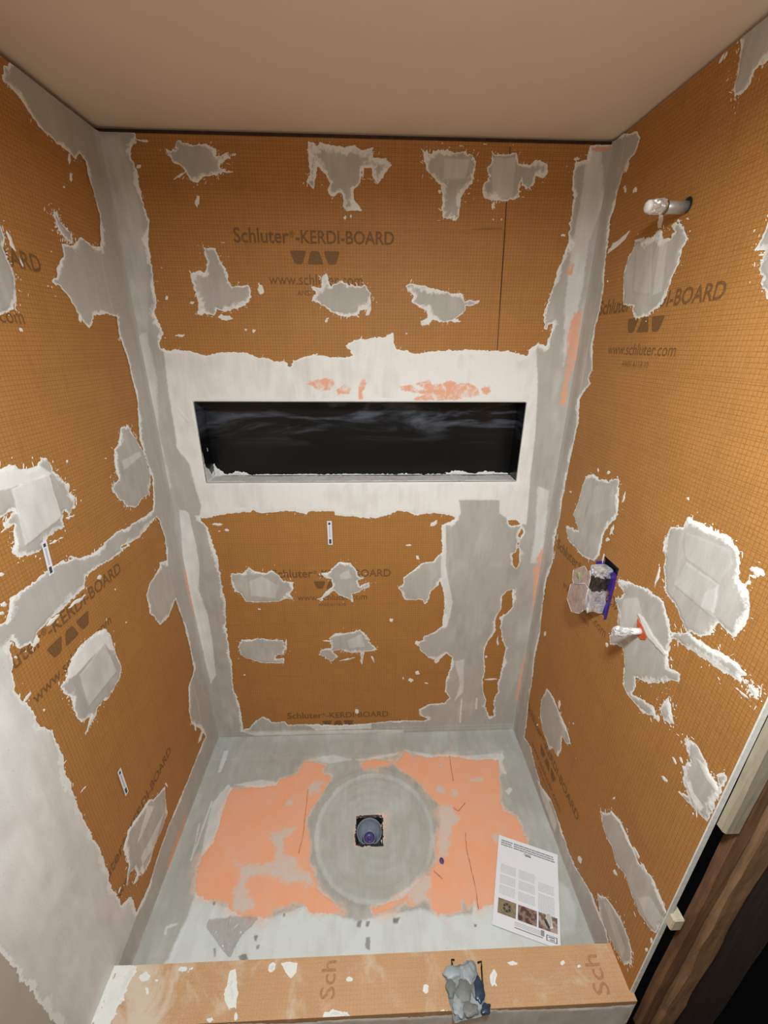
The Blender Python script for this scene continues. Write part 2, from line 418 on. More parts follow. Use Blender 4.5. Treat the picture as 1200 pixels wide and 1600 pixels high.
def logo(surf, u0, u1, v0, v1, parent, mat, h=.0004):
    """three rounded triangles: down, up, down"""
    fn = SURF[surf][0]; sg = 1 if u1 > u0 else -1; L = abs(u1-u0); bm = bmesh.new()
    hgt = v1-v0
    for k, (a, b, c, d) in enumerate(((0, .33, .245, .085), (.335, .665, .42, .58), (.67, 1.0, .915, .755))):
        if k == 1: pts = [(a, v0), (b, v0), (d, v1), (c, v1)]
        else: pts = [(a, v1), (b, v1), (c, v0), (d, v0)]
        out = []
        m_ = len(pts)
        for i in range(m_):      # rounded corners
            p, q, r = np.array(pts[i-1]), np.array(pts[i]), np.array(pts[(i+1) % m_])
            p = p*[L, 1]; q = q*[L, 1]; r = r*[L, 1]
            for t in (0, .25, .5, .75, 1):
                a1 = q+(p-q)/np.linalg.norm(p-q)*.0075; b1 = q+(r-q)/np.linalg.norm(r-q)*.0075
                out.append((1-t)**2*a1+2*t*(1-t)*q+t*t*b1)
        bm.faces.new([bm.verts.new(Vector([float(x) for x in fn(np.array(u0+sg*o_[0]), np.array(o_[1]), np.array(h))])) for o_ in out])
    me = bpy.data.meshes.new('printed_logo'); bm.to_mesh(me); bm.free()
    return link('printed_logo', me, mat, parent)
def heading(surf, start, sg, base, parent):
    P = M['print']
    lettering('printed_lettering', 'Schluter', surf, start, start+sg*.172, base, parent, P, bold=.018)
    lettering('printed_lettering', '\u00ae', surf, start+sg*.174, start+sg*.190, base+.016, parent, P, bold=.012)
    lettering('printed_lettering', '-KERDI-BOARD', surf, start+sg*.193, start+sg*.505, base, parent, P, bold=.018)
def print_block(surf, start, sg, base, parent, main=True, lower=True):
    P = M['print']
    heading(surf, start, sg, base, parent)
    if lower:
        logo(surf, start+sg*.172, start+sg*.332, base-.058, base-.020, parent, P)
        lettering('printed_lettering', 'www.schluter.com', surf, start+sg*.098, start+sg*.403, base-.116, parent, P, bold=.004)
        lettering('printed_lettering', 'ANSI A118.10', surf, start+sg*.188, start+sg*.310, base-.148, parent, P, bold=0.0)

# ------------------------------------------------------------------ traced outlines, millimetres on their own surface
BACK_HOLES = [[(94,2451),(109,2413),(102,2393),(80,2378),(92,2333),(92,2302),(96,2259),(104,2205),(90,2154),(89,2102),(83,2037),(82,1981),(71,1943),(86,1891),(70,1864),(66,1844),(86,1837),(165,1834),(220,1818),(265,1830),(316,1832),(360,1832),(387,1815),(460,1805),(492,1800),(502,1784),(515,1805),(534,1812),(586,1827),(652,1817),(727,1821),(698,1855),(728,1872),(831,1883),(860,1897),(872,1846),(913,1839),(936,1829),(1018,1840),(1138,1844),(1221,1841),(1267,1841),(1338,1824),(1342,1845),(1370,1866),(1401,1860),(1414,1901),(1414,1933),(1399,1925),(1397,1908),(1384,1911),(1379,1961),(1391,2020),(1402,2082),(1415,2131),(1426,2173),(1420,2225),(1420,2281),(1408,2346),(1412,2378),(1444,2386),(1447,2420),(1516,2421),(1494,2520),(102,2489)],[(104,1213),(143,1217),(197,1229),(251,1236),(304,1236),(313,1252),(334,1232),(395,1235),(449,1243),(505,1234),(524,1222),(532,1238),(636,1237),(639,1221),(732,1212),(750,1207),(820,1211),(866,1223),(889,1240),(928,1231),(960,1218),(991,1222),(1038,1230),(1101,1217),(1126,1204),(1103,1187),(1076,1174),(1072,1174),(1083,1049),(1054,1019),(1048,1003),(1014,1000),(994,996),(957,958),(920,927),(918,886),(900,879),(919,837),(930,812),(1008,811),(1020,785),(1037,819),(1045,860),(1076,884),(1081,908),(1099,851),(1110,792),(1107,715),(1106,671),(1075,640),(1024,614),(1018,592),(992,574),(1009,532),(1052,488),(1099,468),(1134,514),(1163,485),(1160,418),(1144,359),(1142,277),(1168,235),(1146,204),(1066,196),(1019,165),(1017,133),(1038,110),(1067,98),(1047,82),(1006,89),(875,88),(762,76),(778,75),(616,70),(479,80),(358,79),(344,102),(276,99),(267,126),(237,138),(202,112),(165,64),(132,54),(135,141),(135,236),(118,318),(122,378),(131,502),(128,594),(133,683),(147,810),(145,899),(144,1030),(132,1126),(126,1169),(103,1204)],[(1347,1190),(1380,1192),(1399,1175),(1369,1168),(1356,1172)],[(1408,1157),(1418,1138),(1407,1113),(1398,1120)],[(1402,1098),(1412,1045),(1415,991),(1409,966),(1390,991),(1386,1034),(1399,1045)],[(1365,834),(1384,850),(1405,858),(1413,795),(1419,769),(1398,735),(1378,718),(1374,656),(1388,602),(1414,536),(1411,430),(1407,361),(1399,331),(1406,269),(1395,217),(1399,109),(1383,101),(1351,176),(1356,208),(1333,271),(1322,343),(1329,393),(1313,520),(1326,575),(1354,630),(1349,710),(1367,753)]]
BACK_WHITE = [([(78,1843),(68,1704),(67,1589),(61,1497),(97,1438),(103,1346),(113,1266),(97,1205),(498,1180),(679,1178),(1120,1174),(1148,1225),(1136,1283),(1300,1282),(1306,1224),(1358,1189),(1425,1171),(1421,1257),(1412,1379),(1410,1494),(1407,1568),(1388,1741),(1361,1882),(863,1933)],95,6),([(1072,1182),(1089,1174),(1100,1049),(1101,979),(1145,800),(1136,714),(1125,662),(1103,662),(1116,749),(1107,834),(1084,916)],80,5),([(1442,2414),(1484,2415),(1519,2283),(1493,2168),(1496,2046),(1490,1915),(1474,1789),(1445,1981),(1437,2167),(1445,2309)],55,8),([(26,1253),(61,1239),(67,1083),(66,994),(42,885),(63,753),(60,596),(48,409),(18,361),(11,505),(9,720),(2,885),(3,1010)],85,5),([(6,2411),(5,2279),(12,2084),(6,1929),(40,1890),(79,2114),(87,2307),(61,2412)],30,20),([(1176,466),(1221,474),(1233,274),(1194,213),(1213,326)],60,8),([(1448,1339),(1498,1322),(1511,1082),(1500,989),(1466,990),(1468,1127)],60,8),([(454,76),(568,83),(778,70),(778,42),(493,41)],75,4),([(-33,1878),(33,1890),(38,1755),(8,1568),(16,1346),(-21,1307),(-15,1623)],40,10),([(131,41),(493,39),(778,34),(942,25),(943,0),(778,10),(491,12),(192,13)],62,3,6),([(1229,71),(1225,233),(1231,233),(1238,59)],90,3,4),([(1304,156),(1301,231),(1309,230),(1312,156)],80,3,3),([(87,1640),(93,1640),(123,1596),(116,1595)],100,2,12)]
BACK_PINK = [[(549,1725),(570,1738),(618,1745),(645,1745),(661,1729),(637,1705),(609,1705),(582,1718)],[(664,1706),(692,1725),(716,1716),(705,1696),(663,1689)],[(739,1726),(753,1745),(770,1742),(763,1712),(749,1699),(755,1676),(742,1676)],[(891,1720),(922,1726),(946,1716),(957,1706),(985,1707),(946,1730),(990,1743),(1008,1727),(1046,1733),(1059,1743),(1095,1730),(1137,1732),(1173,1714),(1183,1690),(1085,1673),(923,1673),(985,1693),(922,1703),(894,1703)],[(1180,1714),(1215,1724),(1223,1707),(1211,1690),(1193,1694)],[(1470,1901),(1500,1902),(1506,1871),(1507,1807),(1503,1735),(1503,1653),(1484,1657),(1484,1722),(1483,1807)],[(1482,1962),(1507,1969),(1513,1874),(1512,1775),(1489,1775),(1475,1915)],[(1506,1067),(1524,973),(1527,810),(1535,706),(1515,689),(1503,827),(1483,966)],[(1521,514),(1521,368),(1519,203),(1501,214),(1503,388),(1510,505)],[(1434,2107),(1455,2108),(1456,2083),(1435,2080)],[(1451,2415),(1510,2416),(1493,2403),(1461,2402)],[(-8,1554),(4,1438),(5,1267),(-11,1218),(-16,1408)],[(0,1010),(6,909),(2,720),(-2,651),(-14,712),(-12,886)]]
BACK_PATCH = [[(224,2405),(265,2399),(309,2402),(332,2390),(332,2373),(367,2378),(369,2368),(346,2358),(340,2342),(374,2335),(335,2329),(310,2326),(283,2315),(262,2305),(247,2310),(241,2325),(236,2335),(225,2345),(205,2355),(188,2380),(213,2383)],[(601,2410),(620,2411),(625,2398),(642,2411),(676,2402),(713,2400),(739,2406),(764,2391),(792,2399),(795,2376),(834,2375),(834,2372),(850,2357),(831,2341),(808,2314),(792,2330),(789,2351),(770,2350),(763,2319),(760,2345),(756,2313),(733,2300),(736,2270),(762,2243),(702,2245),(703,2269),(697,2288),(664,2277),(655,2296),(662,2312),(641,2343),(626,2358),(621,2321),(616,2298),(601,2308),(582,2310),(602,2321)],[(939,2400),(961,2392),(993,2401),(1025,2396),(1064,2397),(1084,2387),(1104,2382),(1105,2330),(1078,2297),(1066,2281),(1064,2228),(1016,2227),(1008,2263),(1005,2312),(977,2333),(957,2348),(949,2374)],[(1150,2406),(1162,2391),(1200,2394),(1226,2397),(1236,2369),(1269,2365),(1287,2378),(1324,2376),(1328,2350),(1317,2334),(1293,2339),(1289,2317),(1271,2306),(1253,2317),(1251,2333),(1246,2289),(1215,2275),(1174,2277),(1137,2282),(1133,2315),(1148,2336),(1140,2352),(1150,2373)],[(259,2140),(295,2137),(304,2105),(321,2082),(326,2045),(335,2033),(390,2034),(390,2003),(381,1984),(340,1964),(297,1954),(277,1964),(261,1948),(233,1951),(204,1944),(216,1976),(214,2007),(208,2032),(206,2062),(226,2077),(255,2069),(263,2099)],[(642,2073),(654,2037),(661,2043),(690,2050),(717,2037),(766,2041),(784,2019),(787,1988),(773,1968),(748,1968),(744,1945),(701,1945),(676,1948),(637,1970),(617,1983),(589,1992),(604,2018),(591,2033),(622,2030),(631,2061)],[(897,2039),(921,2046),(964,2040),(1014,2028),(1051,2019),(1087,2020),(1103,1997),(1150,1998),(1144,1988),(1111,1981),(1092,1952),(1064,1935),(1035,1928),(998,1938),(984,1924),(958,1918),(954,1934),(979,1944),(974,1967),(923,1989),(930,2008)],[(190,957),(241,960),(264,987),(289,971),(335,959),(362,970),(388,950),(405,919),(445,910),(443,878),(427,854),(439,821),(405,830),(375,814),(320,811),(271,812),(237,816),(215,858),(192,870),(187,906)],[(647,1009),(694,1004),(714,977),(727,937),(751,929),(727,914),(733,889),(775,909),(775,885),(733,861),(698,849),(700,808),(676,825),(642,842),(618,867),(564,815),(547,823),(616,891),(610,923),(583,932),(563,948),(605,963),(626,986)],[(172,570),(192,611),(235,610),(265,622),(314,608),(343,607),(379,606),(386,561),(372,524),(343,525),(333,497),(374,505),(371,472),(323,474),(286,475),(236,490),(194,510),(178,524)],[(590,611),(613,637),(657,640),(700,644),(730,657),(755,634),(773,588),(810,541),(773,533),(750,533),(734,458),(728,525),(683,526),(632,546),(602,537),(623,504),(592,471),(563,501),(538,515),(547,552),(595,556)]]
LEFT_HOLES = [[(-582,2545),(-303,2465),(-301,2431),(-334,2406),(-352,2375),(-336,2374),(-312,2366),(-292,2349),(-265,2332),(-234,2324),(-183,2317),(-143,2313),(-113,2332),(-96,2319),(-99,2290),(-89,2244),(-83,2200),(-113,2115),(-154,2112),(-196,2124),(-243,2095),(-289,2091),(-289,2063),(-329,2033),(-337,2009),(-367,1996),(-339,1990),(-312,1968),(-279,1915),(-256,1892),(-221,1929),(-156,1936),(-108,1930),(-119,1863),(-113,1869),(-97,1807),(-91,1692),(-128,1554),(-118,1502),(-102,1405),(-139,1302),(-222,1306),(-301,1311),(-335,1318),(-369,1321),(-469,1312),(-535,1322),(-564,1345),(-600,1344),(-548,1333),(-577,1346),(-626,1349),(-685,1347),(-761,1346),(-770,1329),(-787,1306),(-814,1317),(-1008,1365),(-849,1966)],[(-128,1273),(-117,1255),(-101,1169),(-126,1080),(-107,1179),(-122,1090),(-171,1109),(-179,1091),(-259,1073),(-296,1046),(-300,976),(-255,894),(-188,880),(-119,913),(-102,816),(-91,673),(-94,531),(-164,501),(-201,391),(-200,328),(-152,251),(-117,154),(-214,153),(-227,147),(-226,150),(-302,147),(-404,150),(-511,150),(-600,135),(-660,112),(-684,112),(-747,123),(-749,143),(-744,181),(-749,219),(-784,241),(-789,306),(-793,383),(-784,416),(-783,527),(-790,586),(-793,685),(-794,763),(-789,808),(-793,838),(-783,899),(-783,859),(-780,905),(-781,949),(-784,983),(-807,1027),(-806,1081),(-812,1104),(-821,1119),(-825,1153),(-811,1198),(-800,1242),(-791,1258),(-779,1233),(-745,1215),(-728,1231),(-698,1234),(-661,1237),(-624,1232),(-607,1241),(-551,1238),(-535,1267),(-478,1262),(-411,1254),(-312,1252),(-357,1265),(-256,1250)]]
LEFT_WHITE = [([(-1044,1491),(-805,1256),(-795,1195),(-772,1038),(-758,936),(-764,740),(-760,467),(-751,238),(-744,114),(-980,89),(-1218,631),(-1218,1069)],62,14),([(-992,1426),(-843,1205),(-856,910),(-881,584),(-992,583),(-1097,922)],80,40),([(69,1094),(143,1042),(105,902),(3,979)],60,6)]
LEFT_PINK = [[(-364,45),(-453,-4),(-543,7),(-604,-2),(-543,40),(-464,47)],[(-3,1008),(-3,923),(-3,697),(-9,776),(-21,925)]]
LEFT_PATCH = [[(-551,2089),(-478,2085),(-476,2062),(-488,2048),(-484,2029),(-480,2006),(-479,1985),(-492,1947),(-511,1924),(-551,1909),(-637,1881)],[(-697,1614),(-674,1611),(-653,1612),(-637,1609),(-624,1598),(-608,1591),(-579,1591),(-560,1605),(-545,1597),(-534,1570),(-530,1553),(-511,1530),(-498,1517),(-506,1498),(-489,1479),(-502,1456),(-521,1446),(-539,1462),(-553,1450),(-555,1425),(-595,1425),(-630,1417),(-645,1407),(-676,1404),(-707,1419),(-719,1437),(-703,1449),(-699,1470),(-689,1488),(-712,1491),(-715,1503),(-692,1508),(-677,1513),(-681,1523),(-714,1514),(-736,1520)],[(-222,1610),(-175,1611),(-153,1570),(-119,1513),(-106,1424),(-140,1369),(-176,1365),(-234,1352),(-285,1372),(-295,1392),(-320,1417),(-333,1447),(-318,1463),(-291,1465),(-292,1506),(-279,1557),(-247,1570)],[(-518,1084),(-508,1044),(-510,994),(-503,919),(-523,896),(-583,887),(-638,898),(-653,881),(-679,877),(-701,870),(-669,900),(-700,915),(-709,963),(-704,1007),(-715,1030),(-720,1058),(-704,1065),(-659,1099),(-613,1106),(-563,1098)],[(-463,314),(-480,257),(-489,203),(-536,191),(-600,195),(-632,177),(-679,191),(-681,214),(-709,213),(-724,229),(-701,234),(-698,266),(-721,284),(-749,267),(-732,296),(-716,310),(-715,395),(-675,419),(-619,403),(-557,385),(-534,351)],[(-290,2154),(-277,2157),(-266,2137),(-236,2120),(-245,2099),(-270,2109),(-289,2118)]]
LEFT_SUB = [[],[([(-667,1564),(-554,1562),(-555,1451),(-682,1434)],70,3,14),([(-714,1571),(-667,1564),(-682,1434),(-708,1447),(-677,1513),(-733,1526)],15,3,0),([(-694,1620),(-574,1589),(-539,1559),(-668,1566),(-714,1571)],92,4,0)],[([(-252,1515),(-143,1519),(-140,1502),(-256,1485)],50,4,6)],[([(-657,1037),(-542,1047),(-528,929),(-663,932)],45,3,12),([(-563,1098),(-518,1084),(-510,994),(-531,1011),(-542,1047),(-660,1047),(-685,1053),(-700,1067),(-659,1099)],95,4,0)],[([(-573,375),(-544,328),(-632,318),(-662,326)],60,4,8),([(-503,236),(-600,195),(-669,229),(-667,262)],55,4,4)],[]]
RIGHT_BAND = [(327,2640),(-38,2437),(-85,2415),(-123,2409),(-146,2384),(-136,2354),(-102,2348),(-85,2318),(-73,2284),(-76,2250),(-65,2224),(-68,2189),(-76,2126),(-93,2040),(-101,1974),(-89,1913),(-97,1861),(-120,1784),(-105,1758),(-124,1741),(-95,1713),(-72,1685),(-94,1608),(-83,1523),(-81,1428),(-78,1351),(-81,1234),(-74,1138),(-92,1041),(-90,1178),(-96,1063),(-68,952),(-70,833),(-91,689),(-86,550),(-102,411),(-101,312),(-120,191),(-126,104),(-198,127),(-262,91),(-326,80),(-330,68),(-431,116),(-512,108),(-571,96),(-641,89),(-695,110),(-756,139),(-797,135),(-845,140),(-879,115),(-904,109),(-816,-124),(-480,-176),(1245,-1811),(426,1055),(545,2459)]
RIGHT_WHITE = [([(-301,52),(-352,100),(-501,88),(-504,30),(-378,33)],60,5),([(-85,1686),(-141,1680),(-146,1564),(-119,1545),(-85,1634)],60,6)]
RIGHT_PATCH = [[(-222,2133),(-300,2125),(-326,2137),(-340,2129),(-345,2108),(-382,2105),(-371,2115),(-391,2114),(-371,2131),(-398,2130),(-427,2107),(-439,2093),(-428,2072),(-429,2052),(-418,2013),(-411,1976),(-401,1956),(-365,1940),(-359,1934),(-302,1930),(-285,1950),(-281,1961),(-226,1970),(-213,2016),(-198,2052),(-203,2090),(-221,2115)],[(-452,2437),(-508,2444),(-598,2416),(-593,2369),(-541,2352),(-517,2349),(-516,2330),(-489,2320),(-469,2339),(-468,2372),(-464,2405)],[(-715,2062),(-654,2076),(-653,2052),(-643,2031),(-669,2027),(-670,1999),(-691,1961),(-707,1941),(-765,1935)],[(-207,1444),(-250,1467),(-290,1460),(-343,1470),(-377,1493),(-396,1490),(-427,1392),(-394,1340),(-381,1314),(-379,1231),(-364,1198),(-296,1179),(-184,1184),(-150,1208),(-142,1228),(-233,1250),(-174,1288),(-195,1348),(-200,1407)],[(-675,1488),(-705,1493),(-752,1494),(-789,1497),(-820,1484),(-840,1458),(-848,1425),(-873,1417),(-886,1389),(-896,1363),(-889,1322),(-880,1306),(-858,1309),(-840,1313),(-835,1285),(-811,1255),(-774,1237),(-748,1252),(-717,1277),(-681,1283),(-665,1314),(-646,1362),(-631,1400),(-636,1447),(-673,1461)],[(-491,1209),(-549,1234),(-616,1253),(-686,1262),(-703,1237),(-728,1220),(-739,1192),(-750,1138),(-762,1117),(-796,1130),(-798,1107),(-770,1086),(-746,1049),(-701,1012),(-671,996),(-679,975),(-674,940),(-720,965),(-756,982),(-771,964),(-740,936),(-680,924),(-633,929),(-602,1022),(-585,1037),(-534,999),(-524,1025),(-547,1081),(-529,1126),(-505,1146),(-537,1188),(-502,1195)],[(-785,1048),(-823,998),(-797,979),(-772,993)],[(-737,1208),(-774,1237),(-810,1243),(-864,1255),(-901,1266),(-923,1260),(-936,1263),(-924,1246),(-932,1232),(-897,1225),(-834,1213),(-762,1198),(-734,1187)],[(-940,1241),(-964,1254),(-966,1228),(-949,1229)],[(-234,520),(-290,533),(-333,524),(-373,515),(-418,514),(-472,484),(-441,456),(-408,448),(-419,396),(-413,342),(-368,331),(-341,296),(-269,315),(-223,346),(-206,422)],[(-862,1001),(-874,1002),(-888,1014),(-900,1013),(-920,1006),(-937,998),(-943,991),(-956,991),(-969,982),(-956,1004),(-967,1024),(-978,1026),(-978,928),(-977,882),(-941,870),(-890,855),(-916,879),(-905,888),(-895,908),(-885,934),(-892,969),(-876,980)],[(-689,462),(-713,480),(-731,524),(-768,542),(-800,540),(-828,533),(-864,526),(-924,552),(-953,540),(-970,539),(-985,529),(-983,486),(-976,421),(-948,405),(-917,392),(-884,402),(-848,417),(-803,398),(-771,421),(-739,414),(-707,431)],[(-778,185),(-810,231),(-847,256),(-886,269),(-919,262),(-944,248),(-955,209),(-938,162),(-903,141),(-880,142),(-848,134),(-811,131)]]
RIGHT_SUB = [[([(-242,2106),(-307,2107),(-347,1987),(-266,1998)],15,4,8),([(-340,2101),(-370,2099),(-392,1987),(-357,1982)],35,4,5)],[],[],[([(-276,1432),(-377,1466),(-393,1397),(-289,1335)],18,8,4)],[([(-693,1425),(-688,1455),(-810,1470),(-825,1445),(-809,1392),(-711,1397)],12,3,6),([(-700,1319),(-714,1388),(-811,1388),(-824,1314)],14,3,8),([(-786,1351),(-811,1388),(-825,1325),(-788,1315)],35,3,4)],[([(-543,1172),(-595,1213),(-626,1182),(-609,1129),(-614,1069),(-576,1060),(-546,1110)],38,5,4),([(-612,1171),(-637,1176),(-687,1156),(-746,1147),(-736,1135),(-670,1136)],70,2,22)],[],[],[],[],[([(-904,988),(-930,995),(-970,984),(-973,970),(-940,971)],75,3,5),([(-906,904),(-912,922),(-930,906),(-960,905),(-957,882),(-926,886)],80,3,3)],[([(-902,430),(-931,492),(-977,501),(-972,431),(-942,420)],35,4,5)],[([(-808,205),(-832,235),(-927,215),(-926,166)],30,4,4)]]
BACK_FLECK = [[(264,2261),(262,2253),(255,2243),(251,2251),(251,2255),(254,2266),(259,2276),(264,2274),(268,2271)],[(434,2028),(434,2016),(431,2012),(424,2008),(416,2017),(415,2028),(419,2034),(421,2044),(432,2035)],[(323,1936),(318,1932),(300,1928),(288,1932),(279,1936),(275,1942),(287,1949),(303,1945),(313,1945)],[(123,1996),(120,1991),(117,1990),(113,1990),(111,1994),(113,1998),(116,2001),(119,2002),(123,2000)],[(203,1982),(202,1980),(197,1977),(191,1979),(189,1980),(191,1983),(193,1986),(199,1985),(204,1985)],[(156,1883),(150,1880),(143,1878),(131,1880),(123,1881),(127,1884),(136,1888),(144,1887),(156,1887)],[(395,1898),(393,1896),(389,1892),(385,1895),(382,1896),(384,1900),(387,1904),(391,1903),(396,1903)],[(366,1902),(365,1901),(363,1898),(359,1900),(358,1901),(359,1903),(361,1906),(363,1905),(367,1905)],[(640,1932),(636,1928),(631,1927),(630,1929),(632,1934),(636,1940),(640,1941),(644,1943),(642,1938)],[(711,2226),(709,2221),(708,2221),(705,2220),(702,2224),(703,2227),(706,2230),(708,2231),(711,2229)],[(728,2229),(727,2225),(725,2225),(724,2223),(723,2227),(722,2231),(724,2232),(726,2235),(727,2231)],[(389,2376),(388,2373),(384,2373),(377,2372),(375,2375),(377,2377),(379,2379),(385,2380),(391,2378)],[(234,2331),(227,2326),(218,2321),(209,2317),(198,2313),(197,2315),(206,2321),(216,2325),(225,2328)],[(786,1963),(781,1951),(775,1952),(768,1949),(771,1963),(774,1974),(778,1977),(788,1984),(787,1971)],[(142,2403),(137,2402),(125,2402),(116,2403),(109,2404),(105,2406),(114,2406),(126,2406),(132,2405)],[(108,2343),(104,2340),(101,2338),(95,2340),(92,2341),(95,2344),(99,2348),(103,2346),(108,2347)],[(1004,2297),(1004,2295),(1000,2291),(997,2294),(996,2295),(994,2298),(996,2302),(1000,2301),(1002,2301)],[(1175,2263),(1176,2256),(1172,2256),(1168,2253),(1166,2261),(1164,2268),(1166,2270),(1170,2276),(1174,2268)],[(1176,2227),(1176,2226),(1175,2224),(1173,2226),(1172,2226),(1172,2228),(1172,2229),(1174,2229),(1176,2229)],[(1202,2229),(1203,2227),(1201,2226),(1198,2226),(1197,2228),(1197,2230),(1198,2230),(1200,2232),(1202,2230)],[(1412,2189),(1412,2186),(1408,2186),(1401,2185),(1398,2188),(1399,2191),(1401,2192),(1406,2193),(1413,2192)],[(1095,1935),(1089,1931),(1081,1931),(1073,1929),(1064,1934),(1063,1937),(1072,1939),(1080,1942),(1087,1938)],[(911,1894),(911,1893),(909,1891),(905,1893),(904,1893),(905,1895),(906,1897),(909,1897),(912,1896)],[(1424,2386),(1420,2383),(1416,2382),(1411,2381),(1405,2384),(1405,2387),(1410,2388),(1414,2391),(1420,2388)],[(1062,2410),(1061,2409),(1058,2407),(1055,2408),(1052,2408),(1051,2410),(1053,2412),(1057,2411),(1059,2411)],[(188,1185),(179,1182),(167,1177),(158,1181),(146,1183),(146,1187),(158,1191),(169,1190),(179,1189)],[(210,1159),(206,1155),(199,1154),(194,1153),(189,1158),(189,1162),(195,1164),(201,1167),(205,1162)],[(172,1155),(171,1153),(169,1152),(165,1152),(163,1154),(165,1156),(166,1157),(170,1158),(173,1156)],[(295,776),(295,773),(290,772),(284,773),(283,775),(282,778),(284,780),(290,780),(294,779)],[(184,407),(183,404),(181,402),(177,402),(175,406),(177,410),(179,412),(182,414),(185,410)],[(394,583),(391,568),(386,545),(386,563),(385,571),(387,592),(392,616),(394,608),(395,606)],[(706,498),(689,492),(672,485),(651,482),(629,478),(632,481),(653,489),(671,492),(693,498)],[(743,486),(741,469),(738,448),(737,465),(734,473),(734,495),(737,521),(739,510),(741,512)],[(596,597),(593,595),(578,593),(567,595),(560,596),(554,599),(563,601),(578,601),(586,599)],[(716,159),(717,151),(709,143),(699,148),(697,154),(697,165),(700,173),(709,175),(717,168)],[(1053,1189),(1053,1184),(1048,1174),(1031,1168),(1025,1167),(1025,1175),(1027,1184),(1039,1188),(1052,1197)],[(953,1083),(947,1080),(941,1079),(935,1078),(928,1082),(928,1085),(935,1086),(941,1088),(948,1085)],[(1012,573),(1007,565),(1000,558),(993,563),(985,568),(983,578),(991,589),(999,585),(1005,585)],[(1103,468),(1099,457),(1094,454),(1085,453),(1078,464),(1080,474),(1086,479),(1092,486),(1102,475)],[(985,351),(980,345),(973,337),(967,343),(960,347),(959,355),(966,365),(973,360),(979,361)],[(1012,397),(1013,388),(1004,387),(996,385),(992,394),(990,403),(993,405),(1003,412),(1009,403)],[(938,366),(938,362),(935,357),(932,361),(931,364),(930,369),(931,374),(935,374),(937,372)],[(1057,329),(1057,327),(1050,326),(1042,330),(1040,331),(1040,334),(1042,337),(1051,334),(1057,332)],[(880,706),(880,701),(874,694),(866,699),(864,702),(863,709),(865,718),(873,714),(879,715)],[(984,1014),(980,1015),(974,1017),(972,1028),(971,1033),(976,1032),(982,1031),(984,1024),(989,1016)],[(740,487),(738,472),(735,455),(732,469),(729,476),(730,494),(733,515),(736,506),(738,508)],[(792,487),(795,476),(796,462),(790,471),(788,476),(784,489),(780,506),(786,500),(788,503)],[(1400,705),(1395,688),(1387,689),(1377,682),(1365,700),(1367,714),(1375,719),(1383,730),(1396,716)],[(1400,346),(1385,344),(1370,341),(1350,344),(1331,346),(1334,349),(1353,353),(1369,351),(1389,350)],[(1333,486),(1331,480),(1328,478),(1323,478),(1319,483),(1320,489),(1323,492),(1326,496),(1332,490)],[(1376,574),(1378,554),(1375,554),(1373,547),(1370,567),(1367,585),(1368,591),(1369,606),(1373,587)]]
